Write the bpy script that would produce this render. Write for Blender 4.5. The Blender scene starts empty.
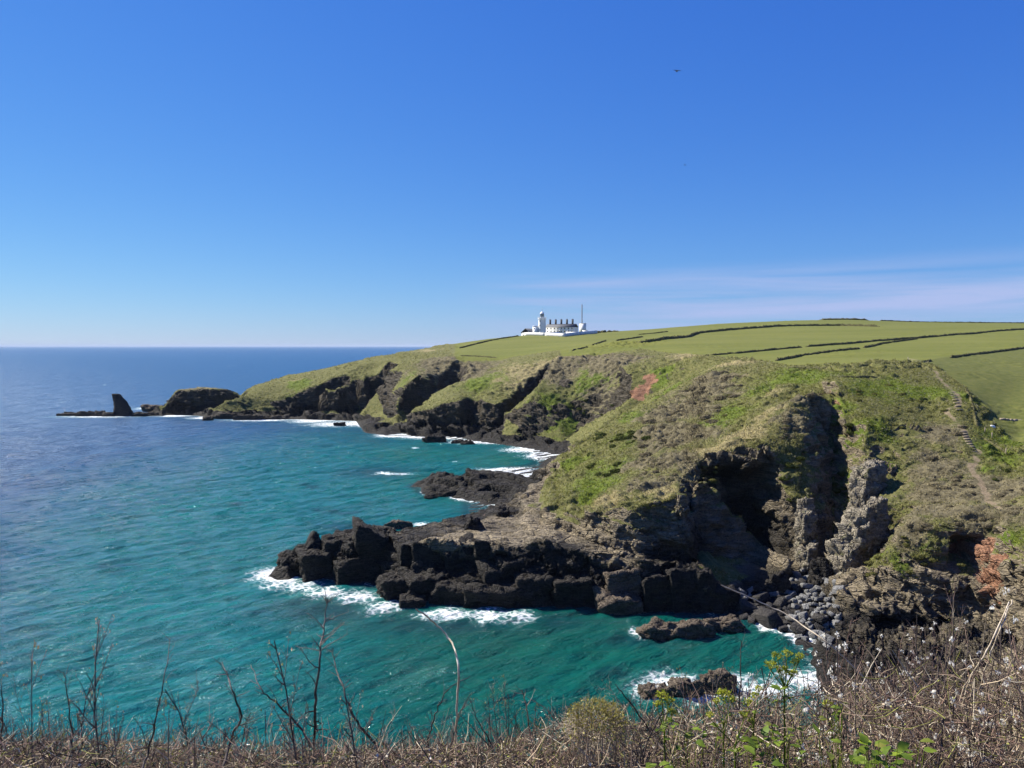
import bpy, bmesh, math, random
import numpy as np
from mathutils import Vector, Matrix, geometry as mgeo

R = math.radians
random.seed(7)
rng = np.random.default_rng(11)
SC = bpy.context.scene
COL = SC.collection

# ------------------------------------------------------------------ camera, sky, sun, exposure
FOC, HZ, CAMZ = 769.0, 346.0, 45.0          # focal length in pixels, horizon row, eye height above the sea
PITCH = math.atan((384 - HZ) / FOC)
cam_d = bpy.data.cameras.new("camera"); cam = bpy.data.objects.new("camera", cam_d); COL.objects.link(cam)
cam.location = (0, 0, CAMZ); cam.rotation_euler = (math.pi / 2 - PITCH, 0, 0)
cam_d.sensor_width = 36; cam_d.lens = 36 * FOC / 1024
cam_d.clip_start = 0.05; cam_d.clip_end = 90000
SC.camera = cam

HAZE = 2.4e-5                                # per metre
SUN_EL, SUN_LEFT = R(44), R(62)             # sun height, and how far left of the view direction it stands
sun_vec = Vector((-math.sin(SUN_LEFT) * math.cos(SUN_EL), math.cos(SUN_LEFT) * math.cos(SUN_EL), math.sin(SUN_EL)))
w = bpy.data.worlds.new("World"); SC.world = w; w.use_nodes = True
nt = w.node_tree; nt.nodes.clear()
def N(t, typ, **kw):
    n = t.nodes.new(typ)
    for k, v in kw.items():
        if k.startswith('i_'): n.inputs[k[2:].replace('_', ' ')].default_value = v
        else: setattr(n, k, v)
    return n
out = N(nt, 'ShaderNodeOutputWorld'); bg = N(nt, 'ShaderNodeBackground')
sky = N(nt, 'ShaderNodeTexSky', sky_type='NISHITA', sun_disc=False, sun_elevation=SUN_EL, sun_rotation=-SUN_LEFT,
        altitude=50, air_density=1.0, dust_density=0.0, ozone_density=1.0)
# the camera's rendering of a clear spring sky: one fixed tone curve per colour channel on the Nishita sky
SKY_STR = 0.0505
ssep = N(nt, 'ShaderNodeSeparateColor'); nt.links.new(sky.outputs[0], ssep.inputs[0]); hs = N(nt, 'ShaderNodeCombineColor')
for k_, (ga, kk) in enumerate(((1.20, 0.44), (0.915, 0.645), (0.42, 0.98))):
    a_ = N(nt, 'ShaderNodeMath', operation='MULTIPLY'); a_.inputs[1].default_value = 0.1
    p_ = N(nt, 'ShaderNodeMath', operation='POWER'); p_.inputs[1].default_value = ga
    s_ = N(nt, 'ShaderNodeMath', operation='MULTIPLY'); s_.inputs[1].default_value = kk * 10
    nt.links.new(ssep.outputs[k_], a_.inputs[0]); nt.links.new(a_.outputs[0], p_.inputs[0]); nt.links.new(p_.outputs[0], s_.inputs[0]); nt.links.new(s_.outputs[0], hs.inputs[k_])
# thin cirrus low over the land
tc = N(nt, 'ShaderNodeTexCoord'); sx = N(nt, 'ShaderNodeSeparateXYZ'); nt.links.new(tc.outputs['Generated'], sx.inputs[0])
mp = N(nt, 'ShaderNodeMapping'); mp.inputs['Scale'].default_value = (1.6, 1.6, 34); mp.inputs['Location'].default_value = (1.3, 2.4, 0.15)
nt.links.new(tc.outputs['Generated'], mp.inputs[0])
nz = N(nt, 'ShaderNodeTexNoise'); nz.inputs['Scale'].default_value = 1.7; nz.inputs['Detail'].default_value = 8; nz.inputs['Roughness'].default_value = 0.55
nz.inputs['Distortion'].default_value = 0.4
nt.links.new(mp.outputs[0], nz.inputs['Vector'])
r1 = N(nt, 'ShaderNodeMapRange'); r1.inputs[1].default_value = 0.38; r1.inputs[2].default_value = 0.66; nt.links.new(nz.outputs[0], r1.inputs[0])
r2 = N(nt, 'ShaderNodeMapRange'); r2.interpolation_type = 'SMOOTHSTEP'
r2.inputs[1].default_value = 0.115; r2.inputs[2].default_value = 0.055; nt.links.new(sx.outputs[2], r2.inputs[0])
r3 = N(nt, 'ShaderNodeMapRange'); r3.interpolation_type = 'SMOOTHSTEP'
r3.inputs[1].default_value = -0.12; r3.inputs[2].default_value = 0.12; nt.links.new(sx.outputs[0], r3.inputs[0])
m1 = N(nt, 'ShaderNodeMath', operation='MULTIPLY'); nt.links.new(r1.outputs[0], m1.inputs[0]); nt.links.new(r2.outputs[0], m1.inputs[1])
m2 = N(nt, 'ShaderNodeMath', operation='MULTIPLY'); nt.links.new(m1.outputs[0], m2.inputs[0]); nt.links.new(r3.outputs[0], m2.inputs[1])
m3 = N(nt, 'ShaderNodeMath', operation='MULTIPLY'); nt.links.new(m2.outputs[0], m3.inputs[0]); m3.inputs[1].default_value = 0.95
mx = N(nt, 'ShaderNodeMixRGB'); mx.inputs[2].default_value = (4.4, 5.4, 8.6, 1)
nt.links.new(m3.outputs[0], mx.inputs[0]); nt.links.new(hs.outputs[0], mx.inputs[1])
nt.links.new(mx.outputs[0], bg.inputs[0]); bg.inputs[1].default_value = SKY_STR
nt.links.new(bg.outputs[0], out.inputs[0])

sun_d = bpy.data.lights.new("sun", 'SUN'); sun_o = bpy.data.objects.new("sun", sun_d); COL.objects.link(sun_o)
sun_d.energy = 5.0; sun_d.angle = R(0.53); sun_d.color = (1.0, 0.94, 0.82)
sun_o.rotation_euler = sun_vec.to_track_quat('Z', 'Y').to_euler(); sun_o.location = sun_vec * 500

SC.view_settings.view_transform = 'Standard'; SC.view_settings.look = 'None'
SC.view_settings.exposure = 0.96; SC.view_settings.gamma = 1.0
SC.render.engine = 'CYCLES'
SC.cycles.max_bounces = 6; SC.cycles.diffuse_bounces = 3; SC.cycles.glossy_bounces = 3; SC.cycles.transmission_bounces = 4
SC.cycles.volume_bounces = 0; SC.cycles.transparent_max_bounces = 8
SC.cycles.use_denoising = True
SC.cycles.caustics_reflective = False; SC.cycles.caustics_refractive = False

# ------------------------------------------------------------------ picking points: ray through a picture position, cut at a depth or a height
def ray(px, py):
    x = (px - 512) / FOC; y = -(py - 384) / FOC
    c, s = math.cos(PITCH), math.sin(PITCH)
    return Vector((x, c + y * s, -s + y * c))
def at_d(px, py, D):
    d = ray(px, py); t = D / d.y
    return Vector((d.x * t, D, CAMZ + d.z * t))
def at_z(px, py, z):
    d = ray(px, py); t = (z - CAMZ) / d.z
    return Vector((d.x * t, d.y * t, z))

# ------------------------------------------------------------------ noise in numpy
def _hash(ix, iy, iz, seed):
    h = (ix.astype(np.int64) * 374761393 + iy.astype(np.int64) * 668265263 + iz.astype(np.int64) * 2147483647 + seed * 974634533) & 0xffffffff
    h = ((h ^ (h >> 13)) * 1274126177) & 0xffffffff
    h = ((h ^ (h >> 16)) * 2246822519) & 0xffffffff
    return (h ^ (h >> 15)) & 0xffffffff
def rand3(ix, iy, iz, seed=0):
    return _hash(ix, iy, iz, seed) / 4294967295.0
def vnoise(p, seed=0):                       # smooth value noise, -1..1
    i = np.floor(p); f = (p - i).astype(np.float32); i = i.astype(np.int64)
    f = f * f * f * (f * (f * 6 - 15) + 10)
    r = 0
    for dx in (0, 1):
        wx = f[:, 0] if dx else 1 - f[:, 0]
        for dy in (0, 1):
            wy = f[:, 1] if dy else 1 - f[:, 1]
            for dz in (0, 1):
                wz = f[:, 2] if dz else 1 - f[:, 2]
                r = r + wx * wy * wz * rand3(i[:, 0] + dx, i[:, 1] + dy, i[:, 2] + dz, seed).astype(np.float32)
    return r * 2 - 1
def fbm(p, octv=4, seed=0, gain=0.5):
    a, s, q = 1.0, 0, p.copy()
    tot = 0
    for k in range(octv):
        s = s + a * vnoise(q, seed + k * 17); tot += a
        a *= gain; q = q * 2.03 + 11.3
    return s / tot
def billow(p, octv=3, seed=0):
    a, s, q, tot = 1.0, 0, p.copy(), 0
    for k in range(octv):
        s = s + a * np.abs(vnoise(q, seed + k * 31)); tot += a
        a *= 0.5; q = q * 2.1 + 5.7
    return s / tot

def smooth(a, b, x):
    t = np.clip((x - a) / (b - a), 0, 1); return t * t * (3 - 2 * t)

# bedding frame of the local rock (strata dip gently to the left and seaward)
_bn = Vector((0.28, -0.16, 0.94)).normalized(); _bx = Vector((0.8, 0.55, 0)).cross(_bn).normalized(); _by = _bn.cross(_bx)
BED = np.array([_bx, _by, _bn])
def blocks(p, size, seed):                   # stepped blocks along the bedding, -1..1 per block
    q = p @ BED.T
    q = q + 0.42 * size * np.stack([vnoise(q / (size * 1.7) + 3.1, seed), vnoise(q / (size * 1.7) + 9.2, seed + 1), 0.5 * vnoise(q / (size * 2.4) + 5.5, seed + 2)], 1)
    c2 = np.floor(q[:, 2] / (size * 0.45))
    off = rand3(c2, c2 * 0, c2 * 0, seed + 3)
    c0 = np.floor(q[:, 0] / size + off); c1 = np.floor(q[:, 1] / (size * 0.8) + off * 1.7)
    return (rand3(c0, c1, c2, seed + 4) * 2 - 1).astype(np.float32)

# ------------------------------------------------------------------ helpers for objects and materials
def tag(o, label=None, cat=None, group=None, kind=None):
    if label: o['label'] = label
    if cat: o['category'] = cat
    if group: o['group'] = group
    if kind: o['kind'] = kind
    return o
def mesh_np(name, V, F, mat=None, parent=None, shade=False, attrs=None):
    V = np.asarray(V, np.float32); F = np.asarray(F, np.int32)
    me = bpy.data.meshes.new(name)
    me.vertices.add(len(V)); me.vertices.foreach_set('co', V.ravel())
    k = F.shape[1]
    me.loops.add(F.size); me.loops.foreach_set('vertex_index', F.ravel())
    me.polygons.add(len(F)); me.polygons.foreach_set('loop_start', np.arange(0, F.size, k, dtype=np.int32))
    me.polygons.foreach_set('loop_total', np.full(len(F), k, np.int32))
    if shade: me.polygons.foreach_set('use_smooth', np.ones(len(F), bool))
    for an, arr in (attrs or {}).items():
        if arr.ndim == 2:
            a = me.attributes.new(an, 'FLOAT_COLOR', 'POINT'); a.data.foreach_set('color', arr.astype(np.float32).ravel())
        else:
            a = me.attributes.new(an, 'FLOAT', 'POINT'); a.data.foreach_set('value', arr.astype(np.float32).ravel())
    me.update(calc_edges=True); me.validate()
    if mat: me.materials.append(mat)
    o = bpy.data.objects.new(name, me); COL.objects.link(o)
    if parent: o.parent = parent
    return o
def empty(name, loc, rz=0.0):
    o = bpy.data.objects.new(name, None); COL.objects.link(o)
    o.location = loc; o.rotation_euler = (0, 0, rz); o.empty_display_size = 0.2
    return o

class G:                                     # tiny node-graph helper
    def __init__(s, name):
        s.m = bpy.data.materials.new(name); s.m.use_nodes = True; s.t = s.m.node_tree; s.t.nodes.clear()
        s.out = s.n('ShaderNodeOutputMaterial'); s.bs = s.n('ShaderNodeBsdfPrincipled'); s.l(s.bs.outputs[0], s.out.inputs[0])
        s.bs.inputs['Specular IOR Level'].default_value = 0.2
    def n(s, typ, **kw):
        n = s.t.nodes.new(typ)
        for k, v in kw.items(): setattr(n, k, v)
        return n
    def l(s, a, b): s.t.links.new(a, b)
    def put(s, sock, v):
        if hasattr(v, 'is_linked') or isinstance(v, bpy.types.NodeSocket): s.l(v, sock)
        elif isinstance(v, tuple) and len(v) == 3 and sock.type == 'RGBA': sock.default_value = (*v, 1)
        else: sock.default_value = v
    def pos(s):
        return s.n('ShaderNodeNewGeometry').outputs['Position']
    def obj(s): return s.n('ShaderNodeTexCoord').outputs['Object']
    def scale(s, v, sc, rot=0.0):
        if rot:
            r = s.n('ShaderNodeVectorRotate', rotation_type='Z_AXIS'); s.l(v, r.inputs['Vector']); r.inputs['Angle'].default_value = rot; v = r.outputs[0]
        m = s.n('ShaderNodeMapping'); s.l(v, m.inputs[0]); m.inputs['Scale'].default_value = sc; return m.outputs[0]
    def noise(s, v, scale, det=4, rough=0.55, dist=0.0, col=False):
        n = s.n('ShaderNodeTexNoise'); s.l(v, n.inputs['Vector']); n.inputs['Scale'].default_value = scale
        n.inputs['Detail'].default_value = det; n.inputs['Roughness'].default_value = rough; n.inputs['Distortion'].default_value = dist
        return n.outputs[1 if col else 0]
    def voro(s, v, scale, feature='F1', out=0):
        n = s.n('ShaderNodeTexVoronoi', feature=feature); s.l(v, n.inputs['Vector']); n.inputs['Scale'].default_value = scale
        return n.outputs[out]
    def mr(s, v, a, b, c=0.0, d=1.0, sm=True):
        n = s.n('ShaderNodeMapRange'); n.interpolation_type = 'SMOOTHSTEP' if sm else 'LINEAR'
        s.put(n.inputs[0], v); n.inputs[1].default_value = a; n.inputs[2].default_value = b; n.inputs[3].default_value = c; n.inputs[4].default_value = d
        return n.outputs[0]
    def math(s, op, a, b=0.0, clamp=False):
        n = s.n('ShaderNodeMath', operation=op, use_clamp=clamp); s.put(n.inputs[0], a); s.put(n.inputs[1], b); return n.outputs[0]
    def mix(s, f, a, b, mode='MIX'):
        n = s.n('ShaderNodeMixRGB', blend_type=mode); s.put(n.inputs[0], f); s.put(n.inputs[1], a); s.put(n.inputs[2], b); return n.outputs[0]
    def attr(s, name, out='Fac'):
        n = s.n('ShaderNodeAttribute', attribute_name=name); return n.outputs[out]
    def split(s, c):
        n = s.n('ShaderNodeSeparateColor'); s.l(c, n.inputs[0]); return n.outputs
    def bump(s, h, strength=0.5, dist=0.1):
        n = s.n('ShaderNodeBump'); n.inputs['Strength'].default_value = strength; n.inputs['Distance'].default_value = dist
        s.l(h, n.inputs['Height']); s.l(n.outputs[0], s.bs.inputs['Normal']); return n
    def base(s, c): s.put(s.bs.inputs['Base Color'], c); return s
    def rough(s, r): s.put(s.bs.inputs['Roughness'], r); return s

# ------------------------------------------------------------------ the shape of the land: control lines -> triangulated -> fine polar grid
U0, U1, D0, D1 = 60.0, 1260.0, 62.0, 1400.0
pts, edges = [], []
def line(*items):
    prev = None
    for it in items:
        if it[0] == 'h': u, D, z = it[1:]
        else:
            P = at_z(it[1], it[2], it[3]) if it[0] == 'z' else at_d(it[0], it[1], it[2])
            u, D, z = 512 + FOC * P.x / P.y, P.y, P.z
        pts.append((u, math.log(D) * FOC, z)); i = len(pts) - 1
        if prev is not None: edges.append((prev, i))
        prev = i
def dots(*items):
    for it in items: line(it)
def zl(z, *pp): line(*[('z', a, b, z) for a, b in pp])
def h(u, D, z): return ('h', u, D, z)

# sea bed and far frame
dots(*[h(U0, D, -16) for D in (62, 90, 130, 200, 300, 420, 560, 800, 1400)])
dots(*[h(u, 62, -12) for u in (200, 400, 600, 700)])
dots(h(900, 62, -6), h(1100, 62, 4), h(U1, 62, 20), h(U1, 90, 24), h(U1, 110, 27), h(U1, 140, 30), h(U1, 180, 33))
dots(h(300, 120, -10), h(500, 112, -7), h(620, 118, -4), h(700, 100, -6), h(200, 160, -14), h(200, 260, -14), h(300, 220, -11), h(380, 220, -8), h(330, 300, -10),
     h(250, 400, -12), h(450, 260, -6), h(480, 320, -4), h(420, 330, -7), h(160, 460, -10), h(120, 520, -12), h(170, 640, -16), h(260, 720, -16), h(340, 850, -16), h(400, 1050, -16), h(200, 1000, -16), h(300, 1200, -16), h(440, 1250, -14))
# waterline from the far point to the near cove
line(('z', 163, 413.5, 0), ('z', 180, 415, 0), ('z', 200, 416, 0), ('z', 222, 415.5, 0), ('z', 240, 418, 0), ('z', 262, 419.5, 0), ('z', 285, 419, 0), ('z', 305, 418.5, 0),
     ('z', 320, 417, 0), ('z', 331, 416.5, 0), ('z', 345, 419, 0), ('z', 356, 421, 0), ('z', 366, 433, 0), ('z', 385, 435.5, 0), ('z', 405, 432.5, 0), ('z', 414, 436, 0),
     ('z', 426, 437, 0), ('z', 456, 436.5, 0), ('z', 475, 441, 0), ('z', 492, 439, 0), ('z', 503, 438, 0), ('z', 505, 445, 0), ('z', 532, 449, 0), ('z', 536, 455, 0),
     ('z', 554, 454, 0), ('z', 567, 455, 0), ('z', 556, 461, 0), ('z', 540, 464, 0), ('z', 549, 473, 0), ('z', 555, 478, 0))
line(h(556, 250, 0), h(530, 250, 0), h(490, 258, 0), h(455, 262, 0), h(432, 254, 0), ('z', 431, 480, 0), ('z', 455, 484, 0), ('z', 462, 490, 0), ('z', 470, 501, 0),
     ('z', 490, 503.5, 0), ('z', 503, 500, 0), ('z', 513, 504, 0), h(505, 211, 0), h(490, 204, 0), h(468, 196, 0), h(450, 190, 0), h(420, 184, 0), h(385, 176, 0),
     h(350, 167, 0), h(305, 160, 0), h(283, 156, 0))
line(('z', 278, 571, 0), ('z', 295, 576, 0), ('z', 312, 578, 0), ('z', 337, 580, 0), ('z', 361, 582, 0), ('z', 376, 583, 0), ('z', 386, 588, 0), ('z', 400, 594, 0),
     ('z', 419, 601, 0), ('z', 440, 602, 0), ('z', 475, 604, 0), ('z', 510, 604, 0), ('z', 543, 605, 0), ('z', 592, 608, 0),
     ('z', 639, 612, 0), ('z', 657, 611, 0), ('z', 689, 613, 0), ('z', 729, 614, 0), ('z', 745, 620, 0), ('z', 760, 623, 0), ('z', 775, 628, 0), ('z', 793, 636, 0),
     ('z', 813, 645, 0), ('z', 812, 665, 0), ('z', 826, 700, 0), ('z', 850, 730, 0), h(900, 85, 0), h(980, 78, 0), h(1010, 68, 0))
dots(h(835, 112, 1.2), h(850, 107, 1.6), h(880, 108, 2.2), h(900, 104, 1.8), h(930, 106, 2.6), h(960, 102, 2.2), h(880, 98, 1.2), h(940, 95, 1.4), h(1000, 98, 2.5))
# second reef, behind the main promontory
line((433, 476, 250), (445, 474, 240), (470, 473, 240), (500, 474, 240), (530, 480, 230), (548, 487, 217), (556, 488, 210))
line((462, 484, 234), (475, 490, 230), (500, 494, 222), (525, 495, 210), (534, 497, 205))
# main promontory
line((283, 562, 151), (300, 551, 151), (323, 552, 150), (336, 553, 149), (352, 540, 147), (372, 533, 148.5), (392, 537, 147.5), (398, 545, 144.5), (412, 547, 140.5), (440, 548, 138.5), (482, 547, 137), (501, 547, 136.8),
     (552, 550, 135.5), (600, 555, 133), (639, 558, 131.5), (675, 563, 131), (696, 571, 131.5))
line((286, 566, 150), (300, 563, 149.5), (323, 562, 148.6), (340, 562, 147.6), (355, 562, 147), (372, 555, 147.6), (388, 558, 146.5), (396, 567, 143))
line((400, 566, 141), (440, 566, 138.3), (498, 566, 136), (560, 568, 134.6), (620, 574, 132.2), (690, 582, 130.8))
line((290, 560, 155), (323, 549, 156), (356, 540, 158), (372, 531, 162), (400, 535, 160), (422, 531, 162), (443, 526, 165), (466, 523, 170), (482, 515, 176), (505, 512, 179), (520, 511, 177))
line((398, 543, 152), (440, 537, 153), (480, 533, 153), (520, 531, 152), (550, 538, 145))
line((520, 516, 166), (550, 528, 152), (581, 542, 143), (604, 550, 138.5), (639, 556, 135.5), (696, 571, 135))
# bluff and cave rim
line((522, 509, 176), (534, 500, 176), (545, 508, 162), (578, 523, 147.5), (600, 516, 143), (640, 511, 138), (679, 503, 140), (706, 487, 146), (716, 472, 152), (728, 460, 155), (749, 456, 157),
     (762, 449, 160), (775, 430, 166), (790, 410, 172), (812, 394, 180), (837, 386, 187))
line(h(697, 137, 3), h(702, 145, 2.0), h(720, 153, 2.0), h(740, 155, 1.8), h(760, 154, 1.5), h(775, 150, 1.4), h(790, 148, 1.3))
line(h(712, 148, 9), h(722, 154.5, 10), h(742, 156.3, 11), h(760, 156.5, 11))
# left silhouette of the green slope
line((534, 498, 178), (552, 486, 188), (557, 479, 194), (565, 462, 203), (575, 447, 208), (597, 435, 217), (622, 418, 226), (641, 410, 233), (663, 398, 241), (675, 391, 246), (697, 378, 256), (714, 370.5, 263),
     (727, 367.5, 269), (750, 366, 270))
dots((600, 500, 160), (590, 480, 176), (620, 490, 156), (640, 470, 168), (620, 450, 192), (660, 450, 184), (680, 480, 156), (650, 430, 205), (680, 430, 196), (700, 400, 224), (720, 385, 243), (720, 420, 196),
     (740, 435, 177), (700, 460, 164), (760, 415, 186), (750, 390, 222), (790, 385, 210), (780, 373, 236), (815, 378, 210))
# hollow behind the slope, and the second headland with the red scar
line(h(575, 300, 3), h(590, 285, 8), h(615, 280, 15), h(650, 285, 22), h(690, 300, 31))
line((508, 440, 352), (520, 428, 354), (526, 408, 356), (532, 398, 358), (538, 387, 362), (552, 371, 374), (556, 359, 392))
line((505, 441, 353), (530, 441, 348), (560, 446, 335), (575, 440, 340))
dots((560, 425, 345), (590, 425, 339), (610, 415, 331), (570, 402, 352), (600, 400, 345), (580, 372, 372), (565, 385, 362), (600, 380, 352), (620, 390, 335))
line((600, 362, 367), (620, 366, 350), (632, 376, 329), (653, 375, 324), (680, 367, 316), (693, 364, 311), (715, 364, 298))
line((632, 400, 319), (643, 404, 316), (655, 396, 314), (670, 385, 312))
# third headland: two spurs with shaded gullies
line((407.5, 419, 398), (415, 409, 398), (426, 405, 400), (434, 400, 403), (442, 395, 407), (460, 381, 418), (475, 378, 424), (492, 374, 428))
line((409, 415, 395), (430, 411, 388), (440, 406, 389), (450, 405, 387), (462, 402, 385), (470, 399, 396), (475, 397, 401), (478, 403, 392), (483, 402, 382), (495, 405, 377), (500, 405, 375))
line((412, 430, 391), (430, 432, 385), (450, 434, 383), (462, 435, 380), (472, 429, 390), (482, 434, 376), (495, 434, 372), (500, 433, 371), (510, 429, 379), (518, 424, 387), h(530, 395, 11), h(545, 403, 22))
line((500, 405, 375), (510, 400, 383), (518, 393, 391), (530, 380, 401), (545, 367, 409), (551, 364, 414))
line((520, 385, 400), (521, 400, 393), (515, 415, 384))
dots((480, 385, 405), (500, 386, 400), (480, 372, 432), (510, 368, 425), (530, 366, 418), (490, 395, 390), (455, 393, 397))
line(h(404, 416, 2), h(410, 421, 4), h(420, 425, 6), h(434, 428, 9), h(446, 438, 12), h(458, 445, 18))
line((396, 410, 420), (399, 399, 425), (407.5, 384, 429), (419, 375.6, 433), (430, 375, 435), (431, 382, 429), (434, 396, 420))
line((437, 392, 426), (442.5, 375, 446), (455, 363, 452), (461, 367, 448), (470, 368, 438))
line((398, 418, 417), (408, 412, 424))
line((366, 430, 402), (385, 431, 397), (396, 426, 405), (405, 427, 402))
line((376, 377, 486), (378, 392, 474), (384, 412, 452), (388, 422, 425))
dots((388, 372, 470), (390, 395, 448), (394, 410, 428), (388, 362, 490), (400, 365, 470), (420, 360, 470), (440, 360, 465), (405, 372, 455), (470, 362, 455))
# fourth headland, its ribs and its recesses
line((222, 405, 488), (226, 401, 490), (240, 398, 491), (262, 402, 490), (284, 398, 490), (296, 395, 490.5), (307, 390, 490.5), (319, 387, 489), (324, 389, 482), (330, 389, 482), (340, 386.5, 478), (345, 379, 481), (351, 386, 487),
     (357, 381, 488), (361, 381, 481), (366, 381, 480), (368, 377, 489), (374, 376, 489))
line((222, 413, 484), (240, 414, 484), (262, 416, 482), (284, 417, 483), (305, 415.5, 486), (318, 415.5, 484), (326, 414, 474), (331, 413, 474), (340, 415, 484), (355, 415, 484), (362, 413, 474), (366, 412, 473), (372, 414, 482), (381, 415, 474))
line((324, 390, 481), (326, 402, 477), (328, 413, 474))
line((340, 388, 477), (334, 400, 475), (331, 411, 474))
line((361, 383, 480), (364, 396, 476), (366, 410, 473))
line((349, 375, 497), (362, 376, 492), (376, 375, 491))
line((348, 374, 500), (357, 366, 507), (365, 362.5, 510), (376, 361, 506), (386, 360.5, 500), (389, 364, 494))
line((355, 374, 502), (365, 373, 504), (375, 372, 501), (382, 368, 496))
dots((300, 381, 508), (330, 372, 515), (280, 387, 505), (255, 391, 502), (330, 380, 495), (310, 387, 496))
# seaward hump, cut off by a notch
line((163, 408, 503), (172, 400, 504), (180, 394, 505), (200, 392, 505), (215, 391, 505), (228, 392, 505), (234, 396, 505))
line((170, 399, 509), (183, 387, 512), (200, 385, 514), (215, 386.5, 514), (228, 388.5, 513), (236, 392, 511))
line(h(163, 503, 1.5), h(185, 502.5, 1.5), h(210, 502.5, 1.5), h(228, 502.5, 2), h(236, 503, 4))
line(h(237, 500, 5), h(239, 510, 7), h(242, 522, 8))
line(h(160, 522, 0), h(185, 530, 0), h(210, 530, 0), h(240, 538, 0), h(270, 580, 0), h(333, 605, 0), h(378, 645, 2), h(417, 700, 8), h(448, 760, 20))
# skyline and the plateau behind it
line((246, 388, 512), (260, 383, 520), (280, 377, 530), (333, 367, 540), (378, 357, 560), (417, 349.5, 590), (448, 344.6, 620), (480, 340, 640), (518, 336, 660), (545, 334.8, 672), (600, 333, 700), (650, 330, 720),
     (720, 324.3, 745), (800, 321, 765), (850, 320.3, 770), (920, 323, 790), (1024, 324, 800), h(U1, 800, 66))
line(h(480, 800, 46), h(520, 820, 50), h(600, 900, 53), h(800, 1000, 66), h(1000, 1000, 63), h(U1, 1000, 62))
line(h(300, 1400, -16), h(455, 1400, -16), h(520, 1400, 36), h(600, 1400, 45), h(800, 1400, 55), h(1000, 1400, 55), h(U1, 1400, 55))
# field hedges give the roll of the fields
line((640, 343, 480), (671, 339, 520), (698, 333.4, 560), (738, 329.5, 600), (777, 326.6, 630), (840, 325.6, 650), (879, 326.6, 650), (1024, 327, 650), h(U1, 650, 61))
line((701, 357.5, 330), (802, 348, 370), (840, 345, 390), (883, 341, 420), (951, 335.4, 470), (1024, 329.5, 530), h(U1, 560, 57))
line((775, 361, 280), (840, 351, 320), (860, 349, 340), (902, 341, 410))
line((921, 363, 240), (949, 358.4, 260), (1024, 348.7, 310), h(U1, 330, 45))
line((730, 360.5, 300), (760, 364.5, 262), (786, 368.6, 236), (840, 368.6, 226), (863, 365.8, 229), (892, 363.9, 231), (920, 366, 226), (940, 372, 216))
dots((571, 351.5, 440), (600, 345, 480), (650, 341, 460), (690, 352, 370), (460, 356, 490), (497, 358, 470), (480, 348, 560), (520, 341, 600), (560, 342, 570), (600, 338, 600), (620, 350, 420),
     (1024, 380, 216), (970, 392, 197), (1000, 420, 180), (1060, 420, 176), h(U1, 240, 38))
# the head of the cove and the ribs of its cliffs
line((877, 380, 206), (880, 400, 184), (900, 418, 174), (915, 450, 161), (920, 481, 150), (917, 510, 139))
line((850, 398, 184), (862, 405, 178), (868, 430, 167), (862, 455, 160), (860, 475, 156), (866, 500, 152), (862, 530, 148))
line((834, 405, 187), (832, 420, 181), (832, 450, 174), (833, 480, 166), (833, 510, 158), (833, 540, 152), (828, 570, 147))
line((842, 400, 184), (843, 420, 175), (847, 450, 167), (850, 480, 160), (852, 510, 154), (848, 545, 148))
line((812, 396, 181), (808, 404, 177), (807, 425, 169), (803, 448, 162))
line((764, 450, 160), (776, 452, 160), (778, 470, 156.5), (782, 495, 153), (800, 512, 149.5), (810, 530, 147), (814, 555, 145), (816, 578, 143.5))
line((803, 448, 162), (806, 475, 157.5), (808, 500, 153), (803, 513, 149.5))
line((890, 440, 166), (896, 470, 156), (893, 495, 150), (884, 503, 145), (872, 510, 143), (866, 522, 141.5))
line((864, 524, 141), (860, 545, 138), (846, 553, 137), (841, 575, 135.5))
line((898, 510, 142), (888, 540, 140), (874, 570, 137), (850, 590, 134))
line(h(800, 141, 1.2), h(815, 138, 1.1), h(832, 134, 1.3), h(826, 126, 0.8))
# the brown mound and the slope with the path
line((842, 585, 127.5), (863, 571, 128), (888, 553, 128), (898, 536, 128.5), (915, 524, 128.5), (933, 522, 128), (972, 516, 127), (1011, 517, 125), (1040, 515, 124))
line((900, 540, 126.5), (933, 534, 125.5), (960, 536, 124.5), (985, 540, 123))
line((838, 610, 122.5), (860, 598, 122.5), (890, 590, 121), (930, 585, 120), (955, 580, 120.5), (975, 572, 122), (990, 590, 118), (1005, 600, 115))
line((836, 640, 117), (860, 640, 116.5), (895, 640, 117), (930, 640, 116), (960, 640, 115), (985, 635, 112.5), (1008, 640, 109), (1020, 668, 103))
line((1002, 530, 122), (1004, 560, 117), (1012, 600, 111), (1024, 640, 105), (1030, 668, 100))
line((1016, 545, 117), (1026, 560, 112), (1040, 580, 108), (1060, 610, 104))
line((957, 402, 180), (962, 430, 167), (972, 451, 158), (975, 480, 147), (986, 507, 135))
dots((940, 430, 170), (945, 460, 157), (945, 490, 145), (1000, 460, 156), (1000, 490, 142), (1024, 440, 170), (1030, 490, 138), (1080, 480, 130), (1080, 540, 112), (1100, 600, 96),
     (930, 390, 196), (910, 385, 202), (925, 410, 182))

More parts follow.
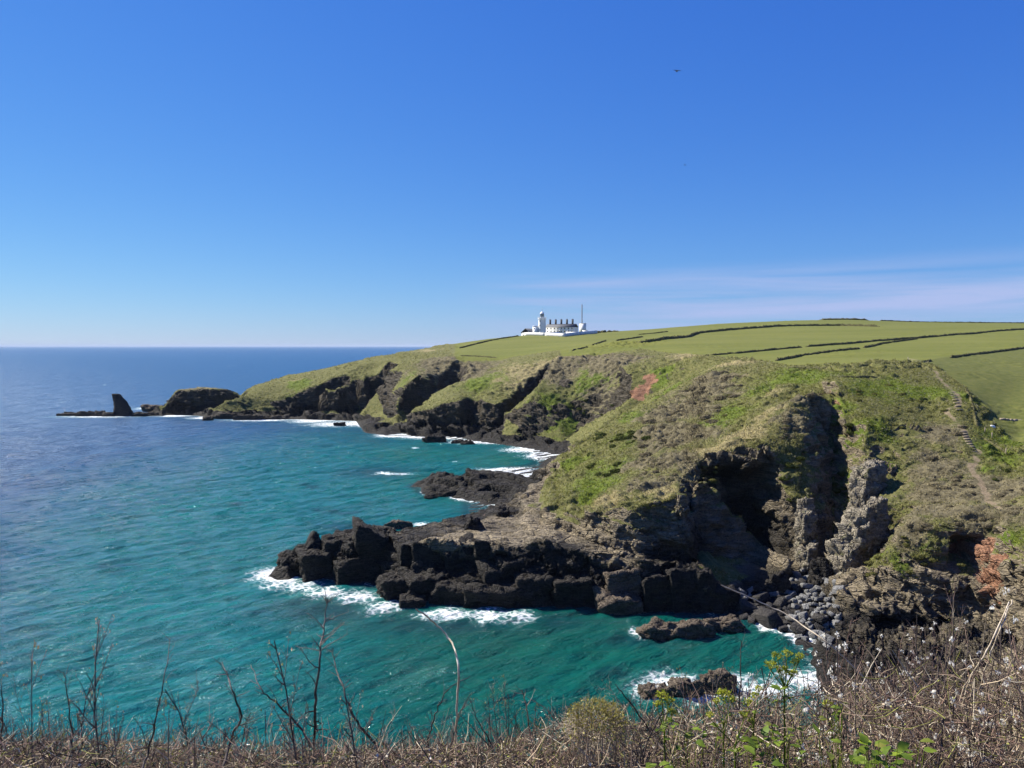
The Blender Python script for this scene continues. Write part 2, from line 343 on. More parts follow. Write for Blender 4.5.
PXY = [Vector((u, v)) for u, v, z in pts]
V0, V1 = math.log(D0) * FOC, math.log(D1) * FOC
ov, oe, of, orig, _, _ = mgeo.delaunay_2d_cdt(PXY, edges, [], 0, 1e-3)
zin = np.array([p[2] for p in pts])
ou = np.array([(p.x, p.y) for p in ov])
oz = np.empty(len(ov))
for i, l in enumerate(orig):
    if l: oz[i] = zin[l[0]]
    else:                                    # crossing of two lines: nearest known points
        d = np.hypot(*(np.array([(p[0], p[1]) for p in pts]) - ou[i]).T); k = np.argsort(d)[:3]; oz[i] = (zin[k] / (d[k] + 1)).sum() / (1 / (d[k] + 1)).sum()
nu, nv = int(U1 - U0) + 1, int(V1 - V0) + 1
Zg = np.full((nv, nu), -14.0, np.float32)
for f in of:
    a, b, c = [ou[i] for i in f]; za, zb, zc = [oz[i] for i in f]
    den = (b[1] - c[1]) * (a[0] - c[0]) + (c[0] - b[0]) * (a[1] - c[1])
    if abs(den) < 1e-9: continue
    x0, x1 = max(0, int(math.floor(min(a[0], b[0], c[0]) - U0))), min(nu - 1, int(math.ceil(max(a[0], b[0], c[0]) - U0)))
    y0, y1 = max(0, int(math.floor(min(a[1], b[1], c[1]) - V0))), min(nv - 1, int(math.ceil(max(a[1], b[1], c[1]) - V0)))
    if x1 < x0 or y1 < y0: continue
    X, Y = np.meshgrid(np.arange(x0, x1 + 1) + U0, np.arange(y0, y1 + 1) + V0)
    l1 = ((b[1] - c[1]) * (X - c[0]) + (c[0] - b[0]) * (Y - c[1])) / den
    l2 = ((c[1] - a[1]) * (X - c[0]) + (a[0] - c[0]) * (Y - c[1])) / den
    l3 = 1 - l1 - l2
    ins = (l1 >= -1e-6) & (l2 >= -1e-6) & (l3 >= -1e-6)
    sub = Zg[y0:y1 + 1, x0:x1 + 1]; sub[ins] = (l1 * za + l2 * zb + l3 * zc)[ins]
def blur(A, r, axis):
    r = int(r); P = np.pad(A, [(r + 1, r) if k == axis else (0, 0) for k in range(2)], mode='edge').cumsum(axis, dtype=np.float64)
    n = A.shape[axis]; w_ = 2 * r + 1
    return ((np.take(P, np.arange(w_, w_ + n), axis) - np.take(P, np.arange(0, n), axis)) / w_).astype(np.float32)
def blur2(A, r): return blur(blur(A, r, 0), r, 1)
Zs = blur2(blur2(Zg, 1), 1)
Zsoft = blur2(blur2(Zg, 9), 9)
vv = V0 + np.arange(nv); Dv = np.exp(vv / FOC)
# plateau gets the soft version (no facets), cliffs keep their edges
gy = np.abs(np.gradient(Zsoft, axis=0)) * FOC / Dv[:, None]; gx = np.abs(np.gradient(Zsoft, axis=1)) * FOC / Dv[:, None]
steep = np.hypot(gy, gx)
ws = smooth(0.75, 0.3, steep) * smooth(8, 16, Zsoft)
Zs = Zs * (1 - ws) + Zsoft * ws
slope0 = np.hypot(np.gradient(Zs, axis=0), np.gradient(Zs, axis=1)) * FOC / Dv[:, None]

# rock ledges: the bedding breaks cliffs into treads and risers; the waterline is a sharp step
_ug, _vg = np.meshgrid(U0 + np.arange(nu), vv); _Dg = np.exp(_vg / FOC); _Xg = (_ug - 512) / FOC * _Dg
_pg = np.stack([_Xg.ravel(), _Dg.ravel(), np.zeros(nu * nv)], 1)
_w1 = vnoise(_pg / 11.0, 301).reshape(nv, nu); _w2 = vnoise(_pg / 3.6, 302).reshape(nv, nu)
_step = 2.3
_t = (Zs + 0.10 * _Xg + 1.3 * _w1 + 0.45 * _w2) / _step; _fr = _t - np.floor(_t)
_zq = Zs + _step * (smooth(0.30, 0.75, _fr) - _fr)
_far = smooth(250, 330, _Dg)
_m = np.maximum(smooth(0.55 + .0, 1.0, slope0 - 0.55 * _far), smooth(13, 10, Zs) * (_ug < 700) * (_Dg < 262)) * smooth(0.5, 1.5, Zs) * np.interp(_Dg, [200, 420], [0.85, 0.4])
_m *= np.where((_ug > 700), 0.75, 1.0)
Zs = (Zs * (1 - _m) + _zq * _m).astype(np.float32)
Zs = Zs + 0.9 * smooth(0.0, 1.2, Zs) - 1.2 * smooth(0.0, -0.8, Zs)
del _ug, _vg, _Dg, _Xg, _pg, _w1, _w2, _t, _fr, _zq, _m

def grid_at(A, u, v):
    x = np.clip(u - U0, 0, nu - 1.001); y = np.clip(v - V0, 0, nv - 1.001)
    i, j = x.astype(int), y.astype(int); fx, fy = x - i, y - j
    return (A[j, i] * (1 - fx) + A[j, i + 1] * fx) * (1 - fy) + (A[j + 1, i] * (1 - fx) + A[j + 1, i + 1] * fx) * fy
def ground_z(x, y):
    x = np.atleast_1d(np.asarray(x, float)); y = np.atleast_1d(np.asarray(y, float))
    return grid_at(Zs, 512 + FOC * x / y, np.log(y) * FOC)

# ---- rows follow the relief: more rows where the ground is steep or near
dz = np.abs(np.gradient(Zs, axis=0)) * FOC / Dv[:, None]
wt = (0.30 + np.minimum(dz, 4.0)) * np.where(Zs < -2.0, 0.12, 1.0)
wt *= np.interp(Dv, [62, 85, 110, 180, 330, 520, 700, 1400], [0.3, 0.6, 1.0, 1.0, 0.8, 0.6, 0.3, 0.15])[:, None]
wt = blur(blur(blur(wt, 6, 0), 8, 1), 8, 1)
cum = np.cumsum(wt, 0); cum = (cum - cum[0]) / (cum[-1] - cum[0])
NR = 1000; ucols = np.arange(100, U1, 1.2); NC = len(ucols)
tt = np.linspace(0, 1, NR)
vs = np.empty((NR, NC))
for k, u in enumerate(ucols): vs[:, k] = np.interp(tt, cum[:, int(u - U0)], vv)
uu = np.broadcast_to(ucols, (NR, NC))
zz = grid_at(Zs, uu.ravel(), vs.ravel()); sl = grid_at(slope0, uu.ravel(), vs.ravel())
DD = np.exp(vs.ravel() / FOC); XX = (uu.ravel() - 512) / FOC * DD
P = np.stack([XX, DD, zz], 1)

# ---- zones of the ground: blobs in world space (x, y, radius)
def blob(items, Pp):
    m = np.zeros(len(Pp), np.float32)
    for px, py, D, r in items:
        c = at_d(px, py, D); rr = r * D / FOC
        d2 = ((Pp[:, 0] - c.x) ** 2 + ((Pp[:, 1] - c.y) * 0.75) ** 2 + (Pp[:, 2] - c.z) ** 2) / (rr * rr)
        m = np.maximum(m, np.exp(-d2 * 1.1))
    return m
LUSH = [(905, 388, 196, 30), (935, 402, 186, 18), (868, 395, 192, 24), (846, 430, 170, 12), (850, 470, 160, 10), (870, 415, 178, 10), (915, 540, 127, 18), (890, 560, 127, 16), (1015, 540, 120, 16), (965, 440, 165, 10), (980, 470, 150, 12), (990, 440, 168, 20), (300, 386, 500, 14), (600, 490, 166, 32), (612, 470, 178, 26), (620, 445, 200, 24), (640, 420, 220, 18), (590, 505, 158, 22), (575, 470, 195, 18), (735, 415, 196, 28), (760, 395, 212, 24), (715, 430, 190, 20), (846, 440, 166, 16), (833, 470, 160, 14),
        (840, 410, 178, 18), (870, 398, 188, 26), (900, 395, 192, 28), (925, 395, 192, 26), (1000, 462, 156, 26), (985, 445, 164, 18), (965, 400, 184, 10), (870, 430, 168, 14), (880, 470, 156, 10), (1010, 540, 118, 20), (675, 385, 290, 26),
        (655, 375, 318, 18), (560, 420, 348, 20), (545, 410, 355, 20), (590, 385, 356, 24), (400, 372, 440, 16), (480, 372, 408, 26), (800, 375, 218, 40), (1020, 450, 165, 30)]
GORSE = [(720, 380, 246, 22), (700, 395, 230, 30), (680, 415, 212, 30), (660, 440, 192, 30), (640, 465, 174, 24), (690, 440, 188, 24), (675, 470, 166, 24), (650, 490, 154, 20), (940, 440, 166, 22), (935, 470, 153, 26), (945, 495, 142, 28), (930, 515, 132, 28),
         (980, 500, 138, 24), (1010, 495, 138, 26), (800, 405, 178, 18), (785, 425, 168, 16), (1000, 520, 126, 22), (620, 345, 450, 30), (560, 370, 375, 20), (590, 360, 385, 26), (440, 365, 450, 26), (470, 362, 440, 26), (620, 365, 360, 24), (600, 400, 345, 18),
         (955, 520, 128, 26), (900, 530, 128, 18)]
STRAW = [(200, 386, 514, 22), (745, 440, 170, 26), (770, 420, 178, 22), (720, 455, 164, 26), (690, 480, 154, 26), (655, 500, 144, 24), (620, 512, 146, 22), (770, 395, 205, 16), (660, 345, 440, 34), (700, 356, 345, 26), (730, 365, 275, 22), (905, 520, 134, 12), (960, 485, 148, 10), (520, 368, 408, 30), (560, 360, 400, 24),
         (300, 384, 505, 12), (430, 352, 560, 14), (690, 340, 480, 20)]
SOIL = [(645, 388, 320, 8), (640, 398, 318, 5), (636, 392, 319, 8), (650, 380, 322, 8), (838, 396, 186, 5), (836, 405, 182, 5), (986, 556, 121, 12), (992, 575, 118, 13), (996, 592, 115, 12), (1003, 560, 117, 8), (990, 545, 122, 8), (975, 556, 122.5, 9)]
PATH = [(935, 373, 214), (941, 384, 204), (949, 390, 196), (957, 402, 184), (959, 410, 177), (944, 416, 176), (957, 424, 170), (965, 435, 165), (972, 451, 158), (980, 458, 156), (970, 471, 150), (984, 489, 142), (987, 507, 135), (1000, 514, 128)]
zfin = zz
Pw = P + np.stack([5.5 * fbm(P / 9.0, 3, 401), 7 * fbm(P / 9.0, 3, 402), np.zeros(len(P))], 1) * np.interp(DD, [100, 400], [0.8, 2.2])[:, None]
lush = blob(LUSH, Pw); gorse = blob([(a_, b_, c_, r_ * 1.3) for a_, b_, c_, r_ in GORSE], Pw); straw = blob(STRAW, Pw); soil = blob(SOIL, P)
def path_mask(Pp, width):
    m = np.full(len(Pp), 1e9, np.float32)
    pw = [at_d(*p) for p in PATH]
    for a, b in zip(pw[:-1], pw[1:]):
        ab = np.array([b.x - a.x, b.y - a.y]); L2 = (ab ** 2).sum()
        t = np.clip(((Pp[:, 0] - a.x) * ab[0] + (Pp[:, 1] - a.y) * ab[1]) / L2, 0, 1)
        m = np.minimum(m, np.hypot(Pp[:, 0] - a.x - t * ab[0], Pp[:, 1] - a.y - t * ab[1]))
    global path_d
    path_d = m
    return smooth(width, width * 0.4, m)
path = path_mask(P + 0.5 * np.stack([fbm(P / 2.5, 2, 411), fbm(P / 2.5, 2, 412), 0 * DD], 1), 0.85) * 0.66
# fields: gentle plateau behind the near hedge bank
fe = [(560, 365, 400), (640, 352, 400), (700, 357.5, 335), (770, 364, 262), (790, 368.6, 238), (840, 368.6, 228), (892, 364, 233), (922, 366, 228), (945, 374, 212), (966, 392, 198), (985, 425, 178), (1010, 455, 164), (1060, 480, 150)]
fu = np.array([512 + FOC * at_d(*p).x / p[2] for p in fe]); fD = np.array([p[2] for p in fe])
field = smooth(-2, 3, DD - np.interp(uu.ravel(), fu, fD, left=620)) * smooth(0.55, 0.35, sl)
field = np.where(uu.ravel() < 560, smooth(440, 470, DD) * smooth(445, 465, uu.ravel()) * smooth(0.5, 0.3, sl), field)
far_ = smooth(280, 330, DD)
_hb = [at_d(*q) for q in ((921, 363, 240), (949, 358.4, 262), (1024, 348.7, 312))]
low_field = smooth(4, -4, DD - np.interp(uu.ravel(), [915, 921, 949, 1024, 1260], [150, 236, 258, 308, 340]))
rock = np.maximum(smooth(0.85, 1.45, sl - 0.35 * far_), smooth(5.0, 2.0, zz) * 0.95)
PROM_ = 0
prom = smooth(12.5, 10.5, zz) * (uu.ravel() < 700) * (DD < 262)
rock = np.maximum(rock, prom * smooth(13.5, 9.5, zz + 2.0 * vnoise(P / 5.0, 91)))
rock = np.clip(rock + 0.35 * fbm(P / 6.0, 3, 5) * (sl > 0.5), 0, 1)
ROCKY = [(200, 400, 503, 16), (180, 398, 504, 12), (225, 400, 503, 14), (886, 418, 180, 11), (905, 440, 166, 11), (868, 440, 166, 9), (888, 470, 156, 12), (897, 498, 147, 9), (862, 490, 155, 10), (900, 410, 183, 7), (565, 383, 362, 9), (560, 412, 350, 12), (588, 422, 341, 10), (596, 400, 345, 10), (540, 415, 353, 12), (880, 450, 160, 10), (912, 430, 168, 10), (918, 470, 153, 8), (846, 430, 170, 8), (840, 600, 122, 18), (880, 610, 119, 20), (925, 610, 118, 20), (905, 560, 124, 12), (885, 415, 182, 14), (905, 435, 168, 14), (870, 465, 158, 16), (900, 460, 160, 14), (890, 500, 146, 14), (850, 560, 138, 22), (870, 540, 141, 20), (905, 480, 154, 12), (690, 418, 220, 6), (632, 425, 216, 7)]
rock = np.maximum(rock, blob(ROCKY, P) * 0.9)
rock = np.maximum(rock, smooth(9.5, 7.5, zz + vnoise(P / 3.0, 92)) * (DD < 135) * (uu.ravel() > 820))
rock = rock * (1 - 0.75 * np.maximum(lush * 0.9, gorse * 0.8)) * (1 - path)
rock = np.maximum(rock, smooth(.25, .7, blob(ROCKY, P)) * 0.85)
rock = np.maximum(rock, blob(ROCKY, Pw) * 0.8) if False else rock
rock = rock * (1 - np.clip(1.1 * blob([(920, 542, 126, 26), (885, 558, 127, 18), (950, 556, 124, 18), (815, 500, 152, 14), (800, 470, 158, 18), (785, 440, 164, 12), (815, 540, 147, 9), (845, 470, 162, 10), (848, 505, 155, 10), (900, 520, 140, 14), (800, 408, 177, 14), (790, 425, 170, 16), (778, 444, 163, 12), (790, 455, 160, 12), (800, 490, 154, 14), (930, 460, 158, 26), (950, 490, 143, 26), (940, 430, 170, 20), (985, 500, 137, 20)], P), 0, .8))
rock = np.where(zz < 2.0, 1.0, rock); rock *= (1 - field)

# ---- relief: blocky bedded rock, lumpy scrub, fine turf
nrm = np.stack([-np.gradient(zz.reshape(NR, NC), axis=1).ravel() * 0, np.zeros(NR * NC), np.ones(NR * NC)], 1)
Pg = P.reshape(NR, NC, 3)
tu = np.gradient(Pg, axis=1); tv = np.gradient(Pg, axis=0)
nrm = np.cross(tu, tv).reshape(-1, 3); nrm /= np.linalg.norm(nrm, axis=1, keepdims=True) + 1e-9
above = smooth(-0.3, 2.6, zz)
dist_amp = np.interp(DD, [60, 150, 300, 600], [1.0, 1.0, 1.35, 1.7])
d_rock = (1.15 * blocks(P, 6.0, 3) + 0.62 * blocks(P, 2.7, 23) + 0.30 * blocks(P, 1.3, 43) + 0.35 * fbm(P / 7.0, 2, 61)) * (0.35 + 0.65 * smooth(0.35, 1.0, sl)) * np.where((uu.ravel() > 760) & (DD < 220), 1.15, 1.0)
d_gorse = 3.0 * (billow((P + 1.2 * np.stack([fbm(P / 5, 2, 161), fbm(P / 5, 2, 162), fbm(P / 5, 2, 163)], 1)) @ np.array([[.26, .13, 0], [.10, -.42, 0], [.20, .1, .40]]), 2, 101) - 0.3) + 0.3 * fbm(P / 0.7, 3, 111)
d_grass = 0.9 * smooth(.25, .55, billow(P / 3.0, 2, 151)) * smooth(-.15, .35, vnoise(P / 14.0, 152)) + 0.35 * fbm(P / 4.0, 4, 121) + 0.18 * fbm(P / 0.8, 2, 131)
rocky_ = smooth(.25, .7, blob(ROCKY, P)) * (DD < 220)
d_rock = d_rock * (1 + .7 * rocky_) + far_ * (.5 * fbm(P / 2.4, 3, 171) + smooth(7, 3, zz) * smooth(.1, .6, zz) * 2.2 * np.maximum(0, blocks(P, 6.5, 181) + .25))
d_rock = d_rock + (DD < 116) * (uu.ravel() > 790) * smooth(.1, .7, zz) * smooth(6, 3, zz) * smooth(1.0, .6, sl) * 1.8 * (np.maximum(0, blocks(P, 2.6, 191) + .1) + .5 * blocks(P, 1.0, 195))
_uu0 = uu.ravel()
amp = rock * d_rock * dist_amp * above * 0.85 + (1 - rock) * (1 - .8 * smooth(2.2, .6, path_d)) * (gorse * d_gorse * np.where((_uu0 > 860) & (DD < 185), .38, 1.0) + (1 - gorse) * d_grass * (1 - field * 0.8)) * above
P2 = P + nrm * amp[:, None]
_u = uu.ravel()
P2[:, 1] += 9.0 * smooth(694, 712, _u) * smooth(786, 772, _u) * smooth(.8, 4.5, zz) * smooth(21.5, 15.5, zz) * ((DD < 162) & (DD > 136))
P2[:, 1] += 5.0 * smooth(952, 966, _u) * smooth(996, 984, _u) * smooth(8.6, 10.4, zz) * smooth(14.6, 12.4, zz) * ((DD < 131) & (DD > 116))
P2[:, 2] = np.where(zz < -1.2, np.minimum(P2[:, 2], -0.8), P2[:, 2])
idx = np.arange(NR * NC).reshape(NR, NC)
Q = np.stack([idx[:-1, :-1], idx[:-1, 1:], idx[1:, 1:], idx[1:, :-1]], -1).reshape(-1, 4)
keep = (P2[Q, 2].max(1) > -3.5); Q = Q[keep]
used = np.unique(Q); remap = np.full(NR * NC, -1, np.int64); remap[used] = np.arange(len(used))
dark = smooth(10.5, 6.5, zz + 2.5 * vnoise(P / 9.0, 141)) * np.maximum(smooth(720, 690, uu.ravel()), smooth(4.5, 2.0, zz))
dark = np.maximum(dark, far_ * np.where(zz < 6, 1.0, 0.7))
dark = np.maximum(dark, np.clip(blob([(715, 530, 152, 30), (750, 520, 158, 34), (770, 540, 155, 34), (740, 480, 160, 22), (700, 560, 142, 24), (690, 540, 141, 20)], P) * 1.3, 0, 1))  # cave shade painted in: rock colour darkened over the hollow

# land material
g = G('land')
pos = g.pos(); z1 = g.attr('zone_a', 'Color'); z2 = g.attr('zone_b', 'Color')
a_l, a_g, a_s = g.split(z1)[:3]; a_r, a_f, a_d = g.split(z2)[:3]; a_soil = g.attr('zone_soil'); a_path = g.attr('zone_path')
big = g.noise(g.scale(pos, (0.012, 0.05, 0.05), .25), 1.0, 5, 0.62); mid = g.noise(pos, 0.55, 6, 0.65); fine = g.noise(pos, 2.6, 5, 0.7); vfine = g.noise(pos, 9.0, 3, 0.7)
nz_ = g.n('ShaderNodeSeparateXYZ'); g.l(g.n('ShaderNodeNewGeometry').outputs['Normal'], nz_.inputs[0])
grass = g.mix(g.mr(mid, .35, .65), (0.082, 0.092, 0.022), (0.155, 0.148, 0.048))
grass = g.mix(g.mr(fine, .45, .75), grass, (0.17, 0.150, 0.070))
grass = g.mix(g.mr(fine, .5, .25), grass, (0.040, 0.045, 0.018))
lushc = g.mix(g.mr(mid, .35, .65), (0.075, 0.110, 0.011), (0.140, 0.170, 0.024))
lushc = g.mix(g.mr(fine, .52, .28), lushc, (0.030, 0.050, 0.012))
gorsec = g.mix(g.mr(mid, .35, .68), (0.078, 0.066, 0.035), (0.180, 0.155, 0.088))
gorsec = g.mix(g.mr(fine, .52, .8), gorsec, (0.27, 0.235, 0.165))
gorsec = g.mix(g.mr(fine, .46, .2), gorsec, (0.026, 0.022, 0.016))
strawc = g.mix(g.mr(fine, .3, .7), (0.150, 0.125, 0.055), (0.31, 0.265, 0.135))
soilc = g.mix(g.mr(fine, .3, .7), (0.17, 0.075, 0.040), (0.36, 0.20, 0.125))
pathc = g.mix(g.mr(fine, .3, .7), (0.16, 0.115, 0.07), (0.28, 0.22, 0.15))
fieldc = g.mix(g.mr(big, .3, .7), (0.098, 0.116, 0.016), (0.138, 0.148, 0.027))
fieldc = g.mix(g.mr(mid, .3, .75, 0, .45), fieldc, (0.150, 0.138, 0.040))
fieldc = g.mix(g.mr(fine, .45, .7, 0, .35), fieldc, (0.065, 0.080, 0.016))
fieldc = g.mix(g.attr('zone_low'), fieldc, g.mix(g.mr(mid, .3, .7), (0.075, 0.088, 0.018), (0.118, 0.122, 0.030)))
jit = g.math('ADD', g.math('MULTIPLY', g.math('SUBTRACT', mid, 0.5), 1.5), g.math('MULTIPLY', g.math('SUBTRACT', g.noise(pos, 0.2, 4, .6), 0.5), 1.0))
def edge(a, lo=0.22, hi=0.62): return g.mr(g.math('ADD', a, jit), lo, hi)
veg = g.mix(edge(a_s), grass, strawc)
veg = g.mix(edge(a_l), veg, lushc)
veg = g.mix(edge(a_g), veg, gorsec)
veg = g.mix(g.mr(g.math('ADD', a_f, g.math('MULTIPLY', jit, .3)), .4, .6), veg, fieldc)
sz_ = g.n('ShaderNodeSeparateXYZ'); g.l(pos, sz_.inputs[0]); zpos = sz_.outputs[2]
strat = g.noise(g.scale(pos, (0.25, 0.25, 2.2)), 1.0, 6, 0.7, 0.6)
rk = g.mix(g.mr(strat, .3, .7), (0.105, 0.086, 0.056), (0.31, 0.255, 0.170))
rk = g.mix(g.mr(fine, .5, .8, 0, .8), rk, (0.42, 0.355, 0.25))
rk = g.mix(g.mr(fine, .5, .22), rk, (0.035, 0.033, 0.032))
rk = g.mix(g.mr(g.noise(pos, 0.8, 4, .6), .58, .72, 0, .5), rk, (0.22, 0.165, 0.06))
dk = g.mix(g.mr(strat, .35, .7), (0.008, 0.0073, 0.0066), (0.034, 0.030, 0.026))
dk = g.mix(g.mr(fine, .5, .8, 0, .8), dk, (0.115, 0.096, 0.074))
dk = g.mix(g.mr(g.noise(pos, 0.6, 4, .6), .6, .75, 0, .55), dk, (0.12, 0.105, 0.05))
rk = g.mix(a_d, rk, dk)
rmask = g.math('ADD', a_r, g.math('MULTIPLY', jit, .55))
rmask = g.math('ADD', rmask, g.mr(nz_.outputs[2], .62, .15, 0, .45))
rmask = g.math('SUBTRACT', rmask, g.math('MULTIPLY', g.mr(nz_.outputs[2], .45, .85, 0, .55), g.math('MULTIPLY', g.math('SUBTRACT', 1.0, a_d), g.mr(zpos, 9.5, 13))))
c = g.mix(g.mr(rmask, .42, .62), veg, rk)
c = g.mix(edge(a_soil, .35, .55), c, soilc)
c = g.mix(g.mr(g.math('ADD', a_path, g.math('MULTIPLY', jit, .9)), .35, .75, 0, .85), c, pathc)
g.base(c); g.rough(g.mr(rmask, .4, .6, .95, .75))
hgt = g.math('ADD', g.math('MULTIPLY', fine, 0.6), g.math('MULTIPLY', vfine, 0.35))
bed = g.n('ShaderNodeMapping'); g.l(g.mix(0.18, pos, g.noise(pos, 0.5, 3, .6, 0, True), 'ADD'), bed.inputs[0]); bed.inputs['Rotation'].default_value = (0.16, 0.27, 0.5); bed.inputs['Scale'].default_value = (0.34, 0.5, 1.5)
cv = bed.outputs[0]
crk = g.math('ADD', g.mr(g.voro(cv, 0.7, 'DISTANCE_TO_EDGE'), 0.0, 0.10, -1.3, 0.0), g.mr(g.voro(cv, 2.0, 'DISTANCE_TO_EDGE'), 0.0, 0.12, -0.6, 0.0))
hgt = g.math('ADD', hgt, g.math('MULTIPLY', strat, 0.7))
hgt = g.math('ADD', hgt, g.math('MULTIPLY', crk, g.mr(rmask, .42, .62)))
b = g.bump(hgt, 0.9, 0.35)
g.l(g.math('SUBTRACT', 1.0, g.math('MULTIPLY', a_f, 0.7)), b.inputs['Strength'])
LAND = g.m
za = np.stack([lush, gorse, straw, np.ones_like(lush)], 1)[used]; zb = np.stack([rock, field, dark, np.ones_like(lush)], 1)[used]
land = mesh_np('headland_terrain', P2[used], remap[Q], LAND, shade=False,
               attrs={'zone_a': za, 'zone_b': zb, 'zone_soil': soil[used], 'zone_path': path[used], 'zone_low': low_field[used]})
land['kind'] = 'structure'; land['label'] = 'rocky headlands with turf slopes, dark cliffs and green fields above the sea'
print('terrain', len(used), len(Q))
# ------------------------------------------------------------------ the sea
SU = np.arange(-330, 1300, 2.0)
SD = np.concatenate([np.exp(np.arange(math.log(55), math.log(620), 0.0026)), np.exp(np.arange(math.log(620), math.log(60000), 0.02))])
su, sd = np.meshgrid(SU, SD)
sxx = (su - 512) / FOC * sd; syy = sd.copy()
sp = np.stack([sxx.ravel(), syy.ravel(), np.zeros(sxx.size)], 1)
sdr = sd.ravel(); wave = np.zeros(len(sp), np.float32)
for k in range(22):
    lam = rng.uniform(1.8, 6.5); ang = R(128 + rng.normal(0, 18)); am = 0.014 * lam ** 0.8
    ph = rng.uniform(0, 6.28); kx, ky = math.cos(ang) * 6.28 / lam, math.sin(ang) * 6.28 / lam
    wob = 1.6 * vnoise(np.stack([sp[:, 0] / 30, sp[:, 1] / 30, np.full(len(sp), k * 7.3)], 1), 200 + k)
    fade = smooth(1.2, 3.5, lam / (sp[:, 1] * 0.0026 + 0.01)) * smooth(560, 300, sdr)
    wave += am * fade * np.sin(sp[:, 0] * kx + sp[:, 1] * ky + ph + wob)
shelter = blur2(blur2((Zs > 0).astype(np.float32), 14), 14)
inb = (su.ravel() > U0) & (su.ravel() < U1 - 1) & (sd.ravel() > D0) & (sd.ravel() < D1)
sv = np.log(sd.ravel()) * FOC
def sea_s(A, fill=0.0): return np.where(inb, grid_at(A, su.ravel(), sv), fill)
sh = sea_s(shelter)
sp[:, 2] = wave * (1 - 0.5 * np.clip(sh * 3, 0, 1))
Zland = blur2(Zs, 1)
near4 = sea_s(blur2((Zs > -0.2).astype(np.float32), 4)); near12 = sea_s(blur2(blur2((Zs > -0.2).astype(np.float32), 8), 8))
FOAM = [(270, 574, 24, 9), (298, 586, 26, 8), (328, 593, 26, 7), (358, 597, 26, 8), (384, 607, 22, 9), (450, 614, 30, 8), (492, 615, 32, 9), (520, 616, 18, 7), (430, 615, 20, 6), (280, 582, 22, 8),
        (637, 632, 9, 7), (770, 628, 14, 5), (800, 638, 14, 6), (670, 681, 34, 13), (650, 690, 26, 12), (700, 692, 30, 14), (735, 680, 24, 9), (765, 688, 44, 13), (800, 680, 26, 14), (430, 525, 24, 3), (465, 524, 20, 3),
        (465, 497, 16, 4), (440, 493, 14, 3), (500, 504, 14, 2), (530, 474, 40, 3.5), (500, 470, 30, 2.5), (545, 456, 26, 3.5), (520, 450, 24, 3), (560, 458, 14, 4), (430, 437, 40, 2.5), (470, 442, 30, 2.5), (395, 436, 26, 2), (335, 424, 34, 3.5),
        (310, 421, 26, 2.5), (260, 420, 40, 1.6), (205, 418, 20, 1.5), (100, 416.5, 50, 1.6), (150, 415, 30, 1.6), (175, 416, 18, 1.2), (383, 473, 9, 1.6), (395, 474, 26, 1.0), (148, 408, 14, 2.0)]
FCAP = [(104, 385, 1.6, .35), (62, 402, 1.6, .4), (230, 366, 2, .35), (87, 394, 1.4, .4), (415, 448, 5, .7), (455, 462, 3, .6)]
fo = np.zeros(len(sp), np.float32)
for px, py, rx, ry in FOAM + FCAP:
    c_ = at_z(px, py, 0); k_ = c_.y / FOC; ryw = ry * c_.y ** 2 / (CAMZ * FOC)
    fo = np.maximum(fo, np.exp(-(((sp[:, 0] - c_.x) / (rx * k_)) ** 2 + ((sp[:, 1] - c_.y) / ryw) ** 2)))
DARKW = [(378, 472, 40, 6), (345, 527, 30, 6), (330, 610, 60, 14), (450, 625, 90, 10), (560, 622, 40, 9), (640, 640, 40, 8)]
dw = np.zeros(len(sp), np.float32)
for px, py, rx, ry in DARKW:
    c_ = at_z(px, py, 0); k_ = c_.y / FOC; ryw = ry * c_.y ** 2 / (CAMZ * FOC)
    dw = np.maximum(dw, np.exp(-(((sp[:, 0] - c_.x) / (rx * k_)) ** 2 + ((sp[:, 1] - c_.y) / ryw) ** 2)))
foam = np.clip(fo * 0.95 + np.clip(near4 * 1.6, 0, 1) * 0.30 + fo * near12 * 0.8, 0, 1)
cove = smooth(165, 128, sp[:, 1]) * smooth(-45, -5, sp[:, 0]) * .92
dw = np.maximum(dw, smooth(.03, .35, near12) * (sp[:, 1] < 330) * .85)  # shadow along the rocks, put into the water colour
# water over sand is turquoise, deep water blue
bay = smooth(620, 150, sd.ravel() + np.clip(330 - su.ravel(), 0, 500) * 0.75)
sand = np.zeros(len(sp), np.float32)
for px, py, rx, ry in [(520, 650, 110, 26), (600, 640, 60, 20), (440, 480, 70, 18), (500, 460, 40, 8), (420, 455, 60, 8), (380, 560, 40, 6)]:
    c_ = at_z(px, py, 0); k_ = c_.y / FOC; ryw = ry * c_.y ** 2 / (CAMZ * FOC)
    sand = np.maximum(sand, np.exp(-(((sp[:, 0] - c_.x) / (rx * k_)) ** 2 + ((sp[:, 1] - c_.y) / ryw) ** 2)))
nS, mS = su.shape
ii = np.arange(nS * mS).reshape(nS, mS)
SQ = np.stack([ii[:-1, :-1], ii[:-1, 1:], ii[1:, 1:], ii[1:, :-1]], -1).reshape(-1, 4)
g = G('sea_water')
pos = g.pos(); a = g.attr('water', 'Color'); w_foam, w_bay, w_sand = g.split(a)[:3]; w_dark = g.attr('water_dark')
n1 = g.noise(pos, 0.035, 4, .6)
deep = (0.008, 0.066, 0.158); teal = (0.004, 0.122, 0.128); turq = (0.003, 0.120, 0.094)
c = g.mix(g.mr(g.math('ADD', w_bay, g.math('MULTIPLY', g.math('SUBTRACT', n1, .5), .35)), .1, .75), deep, teal)
c = g.mix(g.math('MULTIPLY', w_sand, .9), c, turq)
c = g.mix(g.attr('water_cove'), c, (0.002, 0.078, 0.062))
